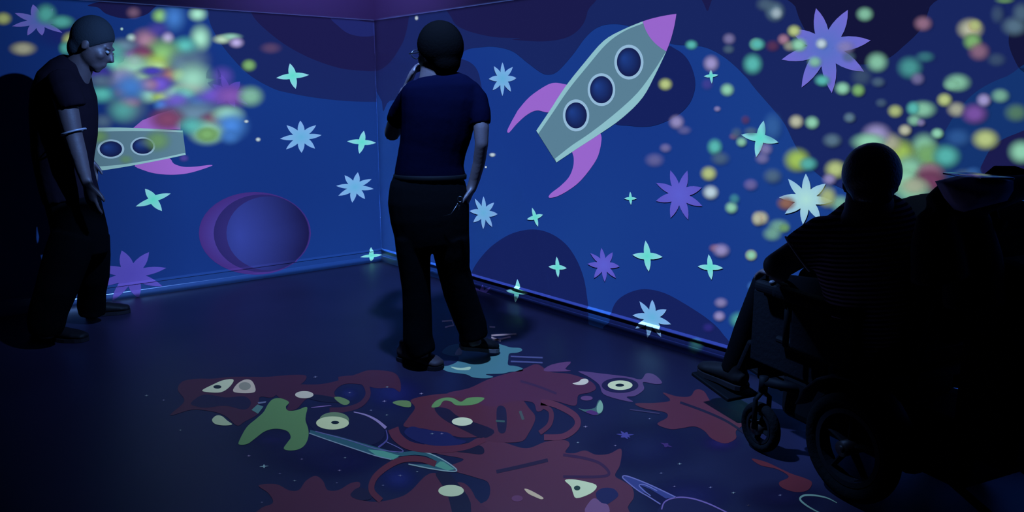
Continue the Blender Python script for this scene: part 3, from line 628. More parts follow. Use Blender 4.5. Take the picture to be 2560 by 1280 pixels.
shape('hollow', 'F', E6((850, 940), (1000, 870), (1150, 880), (1190, 940), (1150, 980), (1000, 965)), FM((22, 18, 48)), 6, t, 4)
shape('lips', 'F', D2((1750, 325), (1790, 268), (1870, 238), (1950, 242), (2020, 275), (2090, 238), (2235, 240), (2150, 298), (1985, 308), (1925, 272), (1860, 268), (1820, 318)), FM(GRN), 8, t, 4)
shape('leaf', 'F', D2((1395, 285), (1450, 264), (1550, 270), (1560, 322), (1480, 318)), FM((90, 130, 92)), 8, t, 3)
eyeball(t, D2((2032, 457))[0], 26, 10.5, 9)
strip('claw', 'F', D2((2340, 450), (2420, 455)), 5, FM((50, 84, 90)), 9, t, 0)
strip('claw', 'F', D2((2560, 360), (2590, 440)), 7, FM((62, 80, 90)), 9, t, 0)
t = fthing('monster', D3((500, 100))[0], 'mauve maroon monster spread behind the standing person\'s feet', 'monster picture', 'monster pictures on the floor')
shape('body', 'F', D3((-300, 200), (-100, 150), (100, 60), (380, -20), (520, -70), (640, 0), (820, 20), (1000, 80), (1060, 150), (1000, 190), (900, 215), (870, 310), (700, 270), (600, 265), (580, 340), (520, 362), (480, 280), (300, 270), (100, 320), (-100, 260)), FM((70, 38, 72)), 5, t, 5)
strip('crease', 'F', D3((370, 85), (520, 130), (700, 200)), 6, FM((52, 34, 74)), 6, t)
t = fthing('monster', D3((1250, 120))[0], 'violet horned monster with a wide round eye at the back of the floor picture', 'monster picture', 'monster pictures on the floor')
shape('body', 'F', D3((900, -5), (1100, 15), (1350, 45), (1470, 70), (1520, 15), (1600, 30), (1665, 100), (1600, 112), (1490, 95), (1500, 160), (1420, 220), (1340, 232), (1400, 275), (1290, 258), (1130, 205), (1090, 120), (1000, 50)), FM(PUR), 6, t, 4)
shape('horn', 'F', cz('C3', [(580, 1190), (660, 1140), (830, 1115), (780, 1180), (830, 1200), (640, 1205)]), FM((84, 58, 118)), 6, t, 3)
disc('eye_socket', D3((1280, 125))[0], 46, 19, FM((26, 24, 68)), 8, t); eyeball(t, D3((1281, 124))[0], 31, 12, 9, (D3((1278, 124))[0], 11, 3.8), (190, 216, 200))
shape('eye', 'F', D3((845, 108), (900, 92), (930, 68), (975, 66), (992, 92), (960, 116), (900, 122)), FM((188, 200, 214)), 9, t, 4)
t = fthing('monster', D3((2000, 380))[0], 'rust maroon monster with pointed arms in front of the wheelchair', 'monster picture', 'monster pictures on the floor')
shape('body', 'F', D3((1670, 190), (1800, 225), (1920, 225), (1970, 165), (2050, 180), (2140, 300), (2390, 375), (2420, 470), (2340, 540), (2340, 610), (2240, 656), (2120, 612), (2050, 540), (1960, 500), (1850, 515), (1740, 525), (1620, 478), (1710, 420), (1690, 370), (1500, 335), (1420, 290), (1600, 285), (1740, 262)), FM((74, 38, 62)), 5, t, 4)
strip('crease', 'F', D3((1830, 280), (2050, 360), (2250, 450), (2420, 560)), 6, FM((24, 22, 52)), 6, t)
strip('whisker', 'F', D3((1370, 345), (1500, 362), (1640, 382)), 3, FM((52, 50, 100)), 6, t)
t = fthing('monster', D4((380, 980))[0], 'dark red monster paw reaching past the large wheel', 'monster picture', 'monster pictures on the floor')
shape('paw', 'F', D4((70, 795), (200, 825), (330, 885), (440, 935), (560, 975), (622, 1015), (580, 1085), (470, 1100), (350, 1062), (322, 1010), (410, 960), (300, 890), (150, 855)), FM((72, 32, 50)), 5, t, 4)
t = fthing('monster', D3((700, 900))[0], 'largest maroon monster with a slanted white eye at the bottom', 'monster picture', 'monster pictures on the floor')
shape('body', 'F', D3((-500, 640), (-200, 690), (0, 600), (200, 640), (420, 700), (600, 640), (770, 625), (820, 665), (780, 735), (860, 745), (960, 720), (1060, 758), (1180, 750), (1290, 705), (1280, 850), (1235, 950), (1310, 1000), (1390, 1060), (1405, 1150), (1350, 1240), (1300, 1420), (-200, 1420), (-180, 1260), (60, 1180), (80, 1020), (-60, 960), (-300, 880), (-150, 800), (-420, 740)), FM((76, 42, 68)), 3, t, 5)
shape('hollow', 'F', D3((1060, 1110), (1120, 1065), (1220, 1070), (1265, 1130), (1200, 1190), (1130, 1225), (1080, 1180)), FM((26, 30, 86)), 5, t, 4)
strip('crease', 'F', D3((150, 915), (380, 865), (620, 808)), 9, FM((34, 24, 56)), 6, t)
strip('crease', 'F', D3((760, 760), (950, 790), (1100, 840), (1180, 930), (1080, 960), (760, 960)), 7, FM((48, 28, 66)), 5, t)
o = shape('eye', 'F', D3((775, 995), (840, 985), (940, 1000), (1060, 1035), (1050, 1085), (980, 1130), (880, 1158), (850, 1110), (830, 1050)), FM((190, 222, 204)), 8, t, 3)
disc('pupil', D3((888, 1065))[0], 8, 6, FM((34, 66, 60)), 9, o)
shape('tooth', 'F', D3((405, 1072), (460, 1085), (575, 1150), (560, 1168), (500, 1145), (440, 1115)), FM((186, 186, 176)), 8, t, 3)
shape('tongue', 'F', D3((960, 1290), (1010, 1180), (1060, 1160), (1110, 1200), (1170, 1220), (1170, 1300)), FM((104, 80, 136)), 8, t, 3)
disc('nostril', D3((340, 1160))[0], 14, 8, FM((92, 58, 104)), 8, t)
t = fthing('monster', D2((700, 1150))[0], 'rust brown monster with many rounded arms at the lower left of the floor picture', 'monster picture', 'monster pictures on the floor')
shape('body', 'F', D2((170, 1040), (330, 1028), (450, 1085), (540, 1080), (600, 1000), (690, 952), (760, 1000), (800, 1080), (900, 1082), (1010, 1020), (1090, 1010), (1090, 1060), (1010, 1120), (1070, 1165), (1250, 1190), (1450, 1150), (1560, 1090), (1700, 950), (1800, 930), (1900, 1010), (2050, 1020), (2150, 1150), (2200, 1420), (160, 1420), (180, 1260), (300, 1200), (260, 1110)), FM((72, 38, 64)), 4, t, 5)
strip('tail', 'F', D2((1790, 845), (1650, 800), (1480, 806), (1330, 880), (1225, 980), (1205, 1090), (1290, 1180)), 15, FM((82, 38, 56)), 8, t)
strip('tail', 'F', D2((1400, 520), (1440, 600), (1560, 680), (1800, 712), (2050, 690), (2240, 620)), lambda s: 28 - 16 * s, FM((78, 38, 62)), 8, t)
shape('hollow', 'F', D2((1010, 1130), (1080, 1060), (1180, 1090), (1200, 1160), (1100, 1175)), FM((26, 22, 56)), 6, t, 3)
shape('hollow', 'F', D2((1790, 930), (1900, 920), (2000, 1030), (2110, 1200), (2080, 1420), (1980, 1420), (1900, 1130), (1830, 1010)), FM((22, 20, 50)), 6, t, 3)
eyeball(t, D2((1930, 1090))[0], 32, 14.5, 9, None, (180, 214, 198))
# small banded planet, cyan ring, outlined planet
t = fthing('small_planet', D3((1010, 310))[0], 'little striped teal and violet planet below the violet monster\'s eye', 'planet')
shape('planet_body', 'F', D3((900, 335), (960, 345), (1050, 330), (1075, 275), (1100, 258), (1128, 320), (1110, 375), (1050, 398), (970, 372)), FM((58, 98, 112)), 7, t, 3)
shape('band', 'F', D3((965, 368), (1020, 352), (1080, 380), (1045, 398)), FM((72, 44, 118)), 8, t, 3); disc('cap', D3((975, 242))[0], 15, 6, FM((84, 62, 122)), 7, t)
shape('band', 'F', D3((1075, 375), (1068, 320), (1100, 262), (1125, 310), (1112, 368)), FM((112, 168, 166)), 8, t, 3)
t = fthing('outlined_planet', D3((1800, 1200))[0], 'dark planet drawn in lilac outline with a hooked ring at the bottom edge', 'planet')
disc('planet_body', D3((1920, 1330))[0], 84, 49, FM((18, 18, 66)), 4, t, .1)
strip('planet_outline', 'F', D3((1660, 1260), (1690, 1190), (1790, 1152), (1930, 1158), (2100, 1212), (2280, 1300)), 3.4, FM((96, 90, 176)), 6, t)
shape('ring', 'F', D3((1305, 965), (1345, 955), (1500, 1012), (1790, 1148), (1700, 1160), (1560, 1075), (1460, 1036), (1540, 1120), (1450, 1090), (1350, 1012)), FM((46, 60, 138)), 4, t)
strip('ring_edge', 'F', D3((1650, 1212), (1540, 1142), (1450, 1090), (1350, 1012), (1303, 965), (1345, 955), (1500, 1012), (1640, 1075), (1790, 1148)), 3, FM((96, 108, 190)), 6, t)
strip('ring_edge', 'F', D3((1560, 1135), (1500, 1090), (1455, 1040), (1510, 1036), (1620, 1090)), 2.4, FM((96, 112, 196)), 6, t)
t = fthing('planet_ring', D4((640, 1180))[0], 'pale cyan planet ring curve under the large wheel', 'planet')
strip('ring', 'F', D4((850, 1200), (760, 1155), (650, 1132), (550, 1132), (512, 1165), (560, 1215), (650, 1270), (720, 1300)), lambda s: 1.5 + 9 * (s * (1 - s)) * 1.5, FM((96, 148, 164)), 6, t)
# projected teal splat under the raised shoe, its light put into colour
t = fthing('projected_splat', E5((1500, 750))[0], 'teal blob with streaks under the raised right shoe of the standing person', 'splat picture')
shape('splat', 'F', E5((800, 650), (880, 560), (1000, 520), (1200, 500), (1450, 480), (1650, 500), (1800, 540), (1900, 570), (2050, 580), (2080, 620), (2000, 655), (1880, 670), (1860, 760), (1860, 850), (1960, 865), (2080, 900), (2080, 950), (1900, 960), (1760, 990), (1500, 1000), (1620, 1040), (1500, 1065), (1300, 1050), (1180, 1000), (900, 960), (770, 880), (900, 862), (1040, 800), (1060, 720), (930, 700)), FM((62, 118, 150), (52, 88, 130)), 5, t, 4)
strip('streak', 'F', E5((1900, 715), (2410, 735)), 4, FM((66, 78, 146)), 6, t, 0); strip('streak', 'F', E5((1900, 795), (2410, 815)), 4, FM((66, 78, 146)), 6, t, 0)
shape('highlight', 'F', E5((940, 880), (1100, 900), (1250, 880), (1230, 930), (1050, 930)), FM((150, 196, 198)), 6, t, 3)
shape('highlight', 'F', E5((1010, 690), (1040, 610), (1110, 560), (1110, 680)), FM((140, 166, 200)), 6, t, 3)
t = fthing('scribble', E5((1700, 420))[0], 'white jagged scribble lines on the floor around the raised shoe', 'scribble')
for ln in (((800, 152), (960, 140), (985, 215), (850, 248)), ((1560, 240), (1650, 245)), ((1590, 378), (1990, 355)), ((1590, 410), (1740, 470)), ((1600, 460), (1720, 440), (1900, 400))):
    strip('scribble_line', 'F', E5(*ln), 4.2, FM((186, 188, 232)), 7, t, 0)
# little floor sparkles
SPARK = [(D1, 1497, 260), (D1, 1650, 535), (D1, 2275, 770), (D1, 2395, 1195), (D1, 1340, 218), (D2, 220, 866), (D2, 365, 932), (D2, 960, 787), (D2, 910, 903), (D2, 885, 1017), (D2, 500, 997), (D2, 565, 800), (D2, 1308, 1040), (D2, 1345, 140), (D2, 1320, 270), (D2, 1198, 353), (D2, 1342, 396), (D2, 1658, 200), (D2, 688, 48),
         (D2, 1757, 567), (D2, 1845, 567), (D2, 1465, 950), (D2, 1620, 915), (D3, 965, 503), (D3, 1550, 430), (D3, 895, 648), (D3, 1237, 676), (D3, 1655, 928), (D3, 1825, 843), (D3, 1777, 1050), (D3, 2108, 1058), (D3, 2317, 1108), (D3, 2455, 1222), (D4, 330, 1130), (D4, 42, 1222), (D2, 1003, 192)]
FL = [((830, 1055), 'the green-lidded eye'), ((690, 1060), 'the green creature'), ((1155, 1055), 'the white oval eye in the middle'), ((1130, 1228), 'the lowest white oval eye'), ((570, 970), 'the leftmost monster\'s eyes'), ((1480, 1015), 'the little striped planet'), ((1700, 1235), 'the outlined planet'), ((1560, 1088), 'the blue floor star'), ((760, 988), 'the white stalk eye'), ((1000, 1120), 'the teal planet ring'), ((2000, 1250), 'the cyan ring curve'), ((2105, 1100), 'the large wheel'), ((800, 1220), 'the lower left monster'), ((960, 1020), 'the lilac rim light')]
seen2 = {}
for i, (D, x, y) in enumerate(SPARK):
    c = D((x, y))[0]; big_ = (D is D2 and x == 220); r = 12 if big_ else random.uniform(4.2, 6.5); r2 = r * .42
    bm = star_bm('F', c, [(c[0], c[1] - r2), (c[0] + r, c[1] - r2 * .2), (c[0] + .5, c[1] + r2), (c[0] - r, c[1] + r2 * .2)], .32, 8)
    (lx, ly), nm = min(FL, key=lambda k: (k[0][0] - c[0]) ** 2 + (k[0][1] - c[1]) ** 2); dx, dy = c[0] - lx, c[1] - ly
    d = ('right of ' if dx > 0 else 'left of ') if abs(dx) > abs(dy) * 1.5 else ('below ' if dy > 0 else 'above ') if abs(dy) > abs(dx) * 1.5 else ('lower ' if dy > 0 else 'upper ') + ('right of ' if dx > 0 else 'left of ')
    o = from_bm('sparkle', bm, FM((120, 168, 196) if big_ else ((98, 112, 168), (110, 140, 170), (120, 124, 180))[i % 3]))
    gs_ = seen2.setdefault('%s|%s%s' % (i % 3, d, nm), []); gs_.append((c, o)); tag(o, '%s sparkle on the floor %s%s' % ('largest four-pointed' if big_ else 'tiny %s' % ('blue-grey', 'pale teal', 'pale lilac')[i % 3], d, nm), 'sparkle', 'sparkles on the floor')
for gs in seen2.values():
    if len(gs) == 2:
        gs.sort(key=lambda k: k[0][0]); gs[0][1]['label'] = 'left ' + gs[0][1]['label']; gs[1][1]['label'] = 'right ' + gs[1][1]['label']
c = D3((1330, 582))[0]
o = from_bm('star', star_bm('F', c, [(c[0] - 12, c[1] - 11), (c[0] + 4, c[1] - 8), (c[0] + 22, c[1] - 2), (c[0] + 12, c[1] + 6), (c[0] + 6, c[1] + 9), (c[0] - 12, c[1] + 5), (c[0] - 24, c[1] - 3)], .45, 8), FM((62, 66, 158))); tag(o, 'small blue many-pointed star on the dark floor between the monsters', 'star')
o = from_bm('star', star_bm('F', D3((1700, 672))[0], D3((1650, 650), (1720, 655), (1760, 690), (1690, 692)), .45, 8), FM((54, 36, 112))); tag(o, 'dim violet fleck on the dark floor right of the blue floor star', 'star')
# ------------------------------------------------------------ materials of people and chair
SKIN = mat('skin', (.045, .03, .03), rough=.55, spec=.35, bump=.05, bscale=120)
HAIRB = mat('dark_hair', (.0010, .0009, .0009), rough=.95, spec=.0, bump=.2, bscale=90)
HAIRG = mat('short_grey_hair', (.009, .011, .013), rough=.85, spec=.08, bump=.2, bscale=120)
BLACKC = mat('black_cotton', (.007, .006, .008), rough=.95, spec=.1, bump=.25, bscale=25)
TROUS = mat('black_twill', (.0012, .0012, .0015), rough=.95, spec=.02, bump=.25, bscale=18)
NAVYC = mat('navy_cotton', (.0009, .0010, .0042), rough=.95, spec=.0, bump=.3, bscale=18)
PLUMC = mat('black_plum_cotton', (.005, .003, .005), rough=.95, spec=.02, bump=.3, bscale=18)
SHOE = mat('dark_shoe_leather', (.005, .004, .004), rough=.6, spec=.1)
SOLE = mat('dark_rubber_sole', (.008, .006, .007), rough=.8, spec=.1); SOLE2 = mat('pale_rubber_sole', (.10, .08, .08), rough=.7)
LACE = mat('white_lace', (.55, .5, .5), rough=.8)
GLS = mat('glasses_frame', (.008, .008, .01), rough=.3, spec=.5)
STEEL = mat('steel', (.07, .07, .075), rough=.4, metal=1)
BLKM = mat('black_powder_coat', (.002, .002, .0025), rough=.7, spec=.06)
RUB = mat('tyre_rubber', (.003, .003, .0032), rough=.95, spec=.04, bump=.4, bscale=60)
UPH = mat('black_upholstery', (.002, .002, .0028), rough=.9, spec=.05, bump=.3, bscale=60)
EYEW = mat('eye_white', (.15, .15, .15), rough=.4); IRIS = mat('iris_brown', (.04, .02, .01), rough=.2)
VX, VY, VZ = Vector((1, 0, 0)), Vector((0, 1, 0)), Vector((0, 0, 1))

def frame(yaw, pitch=0, roll=0):
    """right, forward, up axes; yaw 0 faces +y, positive turns left; pitch > 0 bows forward"""
    R = Matrix.Rotation(yaw, 3, 'Z') @ Matrix.Rotation(-pitch, 3, 'X') @ Matrix.Rotation(roll, 3, 'Y')
    return R @ VX, R @ VY, R @ VZ
def head_into(bm, c, s, F):
    """c: centre of the skull; s: (half width, half length, half height)"""
    X, Y, Zz = F; w, l, h = s; at = lambda x, y, z: Vector(c) + X * x * w + Y * y * l + Zz * z * h
    ell(bm, at(0, -.12, .18), w * .93, l * .84, h * .78, X, Y, Zz, 28)          # cranium
    ell(bm, at(0, .22, -.22), w * .80, l * .62, h * .66, X, Y, Zz, 24)          # face
    ell(bm, at(0, .46, -.62), w * .52, l * .36, h * .27, X, Y, Zz, 20)          # jaw, chin
    ell(bm, at(0, .60, -.80), w * .26, l * .18, h * .13, X, Y, Zz, 16)
    tube(bm, [at(0, .76, .08), at(0, .90, -.12), at(0, 1.0, -.26), at(0, .86, -.33)], [.09 * w, (.15 * w, .13 * w), (.22 * w, .15 * w), .12 * w], 12, X)   # nose
    ell(bm, at(0, .80, -.50), w * .28, l * .09, h * .055, X, Y, Zz, 14)          # lips
    ell(bm, at(0, .79, -.58), w * .25, l * .09, h * .05, X, Y, Zz, 14)
    for k in (-1, 1):
        ell(bm, at(.38 * k, .70, .12), w * .28, l * .14, h * .07, X, Y, Zz, 14)    # brow
        ell(bm, at(.52 * k, .50, -.22), w * .26, l * .26, h * .2, X, Y, Zz, 14)   # cheek
        ell(bm, at(.92 * k, -.05, -.12), w * .10, l * .16, h * .23, X, Y, Zz, 14)  # ear
def face_extras(parent, c, s, F):
    X, Y, Zz = F; w, l, h = s; at = lambda x, y, z: Vector(c) + X * x * w + Y * y * l + Zz * z * h
    for k in (-1, 1):
        bm = bmesh.new(); ell(bm, at(.38 * k, .74, -.02), .013, .012, .009, X, Y, Zz, 16); e = from_bm('eye', bm, EYEW, parent, smooth=True)
        bm = bmesh.new(); ell(bm, at(.38 * k, .74, -.02) + Y * .011, .006, .005, .006, X, Y, Zz, 12); from_bm('iris', bm, IRIS, e, smooth=True)
def hair_cap(name, parent, c, s, F, m, low=-.5, front=.72, thick=1.07, vox=.009):
    X, Y, Zz = F; w, l, h = s; bm = bmesh.new()
    ell(bm, Vector(c) + Y * (-.12 * l) + Zz * .18 * h, w * .95 * thick, l * .86 * thick, h * .79 * thick, X, Y, Zz, 36)
    ell(bm, Vector(c) + Y * (-.40 * l) + Zz * -.28 * h, w * .72, l * .50, h * .56, X, Y, Zz, 28)
    for co, no in ((Vector(c) + Zz * low * h, -Zz), (Vector(c) + Y * front * l + Zz * .45 * h, (Y * .9 - Zz * .42).normalized()), (Vector(c) + Y * .30 * l, (Y * .75 - Zz * .66).normalized())):
        bmesh.ops.bisect_plane(bm, geom=bm.verts[:] + bm.edges[:] + bm.faces[:], plane_co=co, plane_no=no, clear_outer=True)
        bmesh.ops.holes_fill(bm, edges=[e for e in bm.edges if e.is_boundary], sides=0)
    return voxel(name, bm, m, parent, vox, 3)
def hand_into(bm, wrist, d, back, thumb, size=1.0, curl=.5):
    """d: pointing direction, back: out of the back of the hand, thumb: side of the thumb"""
    d, back, thumb = Vector(d).normalized(), Vector(back).normalized(), Vector(thumb).normalized()
    k = size; W = Vector(wrist)
    tube(bm, [W - d * .02, W + d * .02 * k, W + d * .055 * k, W + d * .09 * k], [(.026 * k, .019 * k), (.033 * k, .017 * k), (.041 * k, .016 * k), (.039 * k, .013 * k)], 14, thumb)
    for i, (o_, L) in enumerate(((.029, .072), (.010, .080), (-.009, .074), (-.027, .058))):
        b = W + d * .086 * k + thumb * o_ * k; v = d.copy(); pts = [b - d * .02]; a = curl * (.5 + .12 * i)
        for seg in range(3):
            L_ = L * k * (.45, .32, .23)[seg]; pts.append(b.copy()); v = (v * math.cos(a) - back * math.sin(a)).normalized(); b = b + v * L_
            back = back
            a = curl * (.6 + .1 * i) if seg == 0 else a
            v2 = v
        pts.append(b)
        tube(bm, pts, [.0095 * k, .0092 * k, .0086 * k, .0080 * k, .0066 * k], 10, thumb)
    b = W + d * .022 * k + thumb * .026 * k; v = (d * .75 + thumb * .62 - back * .25).normalized()
    tube(bm, [b - v * .01, b + v * .03 * k, b + v * .055 * k + d * .006 * k, b + v * .068 * k + d * .022 * k], [.014 * k, .012 * k, .0105 * k, .008 * k], 10, back)
def shoe(parent, toe, heel, z0=0.0, tilt=0.0, wd=.05, name='shoe', laces=False, hgt=.085, m=None):
    toe, heel = Vector(toe), Vector(heel); f = (toe - heel); f.z = 0; L = f.length; f.normalize(); s = Vector((-f.y, f.x, 0)).normalized()
    lift = lambda x: Vector((0, 0, z0 + tilt * (1 - x)))
    at = lambda x, z, q=0: Vector((heel.x, heel.y, 0)) + f * L * x + VZ * z + lift(x) + s * q
    bm = bmesh.new()
    tube(bm, [at(-.0, .045), at(.1, .05), at(.3, .052), at(.55, .045), at(.8, .037), at(.96, .030), at(1.0, .028)],
         [(wd * .55, .030), (wd * .80, .040), (wd * .82, .042), (wd * .92, .034), (wd, .026), (wd * .72, .020), (wd * .35, .012)], 18, s)
    tube(bm, [at(.2, .05), at(.18, hgt), at(.17, hgt + .03)], [(wd * .8, .05), (wd * .72, .045), (wd * .7, .042)], 16, s)
    o = voxel(name, bm, m or SHOE, parent, .007, 4)
    bm = bmesh.new(); prof = [(0, .55), (.06, .80), (.2, .88), (.45, .84), (.7, 1.04), (.88, .92), (.97, .62), (1.01, .25)]
    up = [at(x, .022, wd * y) for x, y in prof] + [at(x, .022, -wd * y) for x, y in prof[::-1]]
    lo = [p - VZ * .020 for p in up]; A = [bm.verts.new(p) for p in up]; B = [bm.verts.new(p) for p in lo]; n = len(A)
    bm.faces.new(A); bm.faces.new(B[::-1])
    for i in range(n): bm.faces.new((A[i], B[i], B[(i + 1) % n], A[(i + 1) % n]))
    from_bm('sole', bm, SOLE2 if laces else SOLE, o)
    if laces:
        bm = bmesh.new()
        for x in (.36, .44, .52): tube(bm, [at(x, .088 - .05 * (x - .3), -.03), at(x, .098 - .05 * (x - .3), 0), at(x, .088 - .05 * (x - .3), .03)], [.004] * 3, 8, f)
        tube(bm, [at(.38, .1, 0), at(.42, .115, -.03), at(.46, .1, -.045), at(.40, .098, 0)], [.0035] * 4, 8, f)
        from_bm('lace', bm, LACE, o, smooth=True)
    return o
def R_(p, r): return r * mpp(p)
def px_tube(bm, rows, side=None, seg=20):
    """rows: (x left, x right, y, Y depth, depth half thickness m)"""
    pts, rad = [], []
    for xl, xr, y, Y, dp in rows:
        p = P((xl + xr) / 2, y, Y); pts.append(p); rad.append(((xr - xl) / 2 * mpp(p), dp))
    tube(bm, pts, rad, seg, side or VX)
def px_limb(bm, rows, seg=16, dscale=1.0, side=None):
    """rows: (x, y, Y, r px) round limb"""
    pts = [P(x, y, Y) for x, y, Y, r in rows]; rad = [r * mpp(p) for p, (x, y, Y, r) in zip(pts, rows)]
    tube(bm, pts, [(r, r * dscale) for r in rad], seg, side or VX)

# ------------------------------------------------------------ standing person (back view)
YC = 3.93
t = thing('person', (-.42, YC, 0), 'standing person seen from behind, hand raised to face, navy T-shirt and black trousers', 'person')
F = frame(math.radians(48), math.radians(4)); hc = P(1097, 130, YC); hs = (.098, .118, .142)
bm = bmesh.new(); head_into(bm, hc, hs, F)
px_tube(bm, [(1052, 1138, 150, YC, .07), (1050, 1140, 180, YC, .065), (1045, 1150, 205, YC, .06)])
px_tube(bm, [(1022, 1178, 225, YC, .07), (1012, 1185, 300, YC, .10), (1012, 1160, 380, YC, .09), (1000, 1160, 440, YC, .1), (985, 1165, 520, YC, .1), (1000, 1160, 600, YC, .09)])
# left arm: elbow out at the left, forearm up, hand at the chin
px_limb(bm, [(1035, 225, YC + .02, 27), (1010, 270, YC + .12, 26), (990, 310, YC + .2, 22), (980, 333, YC + .24, 20), (990, 315, YC + .3, 20), (1004, 262, YC + .33, 18), (1016, 222, YC + .32, 14)])
hw = P(1018, 215, YC + .3); hand_into(bm, hw, P(1036, 170, YC + .25) - hw, Vector((-.8, .3, .3)), Vector((.1, -.9, .3)), 1.05, .7)
# right arm: hanging, hand in the pocket
px_limb(bm, [(1172, 232, YC, 24), (1197, 270, YC - .02, 22), (1203, 320, YC - .04, 20), (1204, 360, YC - .05, 17), (1198, 405, YC - .02, 16), (1186, 450, YC, 14), (1177, 478, YC, 12)])
hw = P(1180, 468, YC); hand_into(bm, hw, P(1165, 510, YC) - hw, Vector((.8, -.3, .1)), Vector((0, -.95, .2)), 1.0, .6)
for rows in ([(1028, 600, YC, 34), (1040, 740, YC, 24), (1052, 860, YC, 17), (1056, 895, YC - .02, 16)], [(1130, 600, YC, 34), (1148, 720, YC + .05, 24), (1180, 830, YC + .08, 17), (1190, 862, YC + .08, 16)]):
    px_limb(bm, rows)
body = voxel('body', bm, SKIN, t, .0075, 4)
hair_cap('hair', t, hc, (.110, .122, .142), F, HAIRB, low=-.95, thick=1.08)
face_extras(t, hc, hs, F)
X, Y_, Zz = F; bm = bmesh.new()
for k in (-1, 1):
    tube(bm, [hc + X * .088 * k - Y_ * .0 + Zz * .0, hc + X * .092 * k + Y_ * .11], [.0035, .0035], 8, VZ)
    rr = [hc + X * (.04 * k + .027 * math.cos(a)) + Y_ * .122 + Zz * (.0 + .02 * math.sin(a)) for a in [2 * math.pi * j / 16 for j in range(17)]]
    tube(bm, rr, [.0032] * 17, 6, Y_, cap=False)
tube(bm, [hc + X * -.013 + Y_ * .124, hc + X * .013 + Y_ * .124], [.003, .003], 6, VZ)
tube(bm, [hc + X * .088 + Y_ * .11, hc + X * .062 + Y_ * .124], [.004, .004], 6, VZ)
from_bm('glasses', bm, GLS, t, smooth=True)
# T-shirt
bm = bmesh.new()
px_tube(bm, [(1056, 1138, 184, YC, .055), (1030, 1168, 196, YC, .085), (1006, 1196, 214, YC, .105), (1000, 1204, 245, YC, .118), (1001, 1190, 290, YC, .125), (1001, 1180, 330, YC, .122), (998, 1166, 370, YC, .115), (992, 1160, 405, YC, .118), (986, 1164, 432, YC, .125), (986, 1165, 443, YC, .126)])
px_limb(bm, [(1170, 222, YC, 28), (1190, 250, YC, 31), (1199, 285, YC - .02, 29), (1202, 312, YC - .03, 26)])
px_limb(bm, [(1042, 222, YC, 28), (1022, 250, YC + .07, 30), (1000, 285, YC + .15, 29), (992, 302, YC + .19, 27)])
voxel('shirt', bm, NAVYC, t, .009, 5)
# trousers
bm = bmesh.new()
px_tube(bm, [(990, 1163, 436, YC, .118), (974, 1170, 470, YC, .13), (969, 1173, 505, YC, .14), (975, 1174, 545, YC, .14), (985, 1174, 585, YC, .13), (993, 1174, 612, YC, .12)])
px_tube(bm, [(986, 1078, 590, YC, .11), (990, 1077, 625, YC, .105), (999, 1076, 680, YC, .095), (1006, 1077, 730, YC, .085), (1007, 1080, 790, YC, .08), (1007, 1082, 845, YC, .085), (1013, 1090, 872, YC, .085), (1030, 1092, 890, YC - .01, .08)])
px_tube(bm, [(1078, 1174, 590, YC, .11), (1083, 1175, 630, YC + .01, .105), (1094, 1175, 675, YC + .03, .095), (1108, 1190, 730, YC + .05, .085), (1127, 1206, 780, YC + .07, .08), (1142, 1218, 815, YC + .08, .08), (1155, 1222, 845, YC + .08, .08)])
voxel('trousers', bm, TROUS, t, .009, 5)
bm = bmesh.new()
bt = [P(x, 441, YC) for x in (985, 1165)]; cx_ = (bt[0] + bt[1]) / 2; a_ = (bt[1] - bt[0]).length / 2
rr = [cx_ + VX * a_ * 1.0 * math.cos(k) + VY * .128 * math.sin(k) for k in [2 * math.pi * j / 32 for j in range(33)]]
tube(bm, rr, [(.013, .004)] * 33, 8, VZ, cap=False); from_bm('belt', bm, BLKM, t, smooth=True)
bm = bmesh.new(); ring = [P(1150 + 6 * math.cos(k), 498 + 7 * math.sin(k), YC - .16) for k in [2 * math.pi * j / 14 for j in range(15)]]
tube(bm, ring, [.0025] * 15, 6, VY, cap=False)
tube(bm, [P(1150, 505, YC - .155), P(1146, 525, YC - .155)], [(.005, .002)] * 2, 6, VX); tube(bm, [P(1148, 505, YC - .155), P(1138, 520, YC - .155)], [(.005, .002)] * 2, 6, VX)
tube(bm, [P(1143, 512, YC - .155), P(1128, 535, YC - .16), P(1108, 541, YC - .155)], [.002] * 3, 6, VX)
from_bm('keys', bm, STEEL, t, smooth=True)
h0 = fl(1024, 903); t0 = fl(1092, 922)
shoe(t, t0 + (t0 - h0).normalized() * .03, h0 - (t0 - h0).normalized() * .07, 0, 0, .055, m=mat('dark_red_suede', (.022, .010, .010), rough=.7))
h1 = fl(1160, 892); t1 = fl(1242, 884)
shoe(t, t1 + Vector((.01, 0, 0)), h1 - Vector((.02, 0, 0)), .012, .035, .048, laces=True)

# ------------------------------------------------------------ stooping person in profile, at the left
YL = 4.5
t = thing('person', (-2.5, YL, 0), 'person with grey hair in black clothes stepping right in profile at the left, head bowed', 'person')
F = frame(math.radians(-78), math.radians(30)); hc = P(232, 108, YL); hs = (.098, .125, .148)
bm = bmesh.new(); head_into(bm, hc, hs, F)
px_tube(bm, [(185, 245, 135, YL, .06), (165, 232, 165, YL, .065), (130, 222, 195, YL, .075)])
px_tube(bm, [(100, 225, 230, YL, .12), (100, 228, 290, YL, .12), (105, 222, 360, YL, .11), (125, 225, 420, YL, .11), (140, 235, 490, YL, .12), (140, 245, 550, YL, .1)])
NA = YL - .20
px_limb(bm, [(155, 215, NA + .04, 30), (165, 260, NA, 27), (174, 300, NA, 25), (183, 340, NA, 22), (196, 385, NA, 20), (209, 430, NA, 16), (219, 463, NA, 12)])
hw = P(219, 458, NA); hand_into(bm, hw, P(232, 515, NA) - hw, Vector((-.4, -.85, .1)), Vector((.85, -.4, .1)), 1.15, .35)
FA = YL + .2
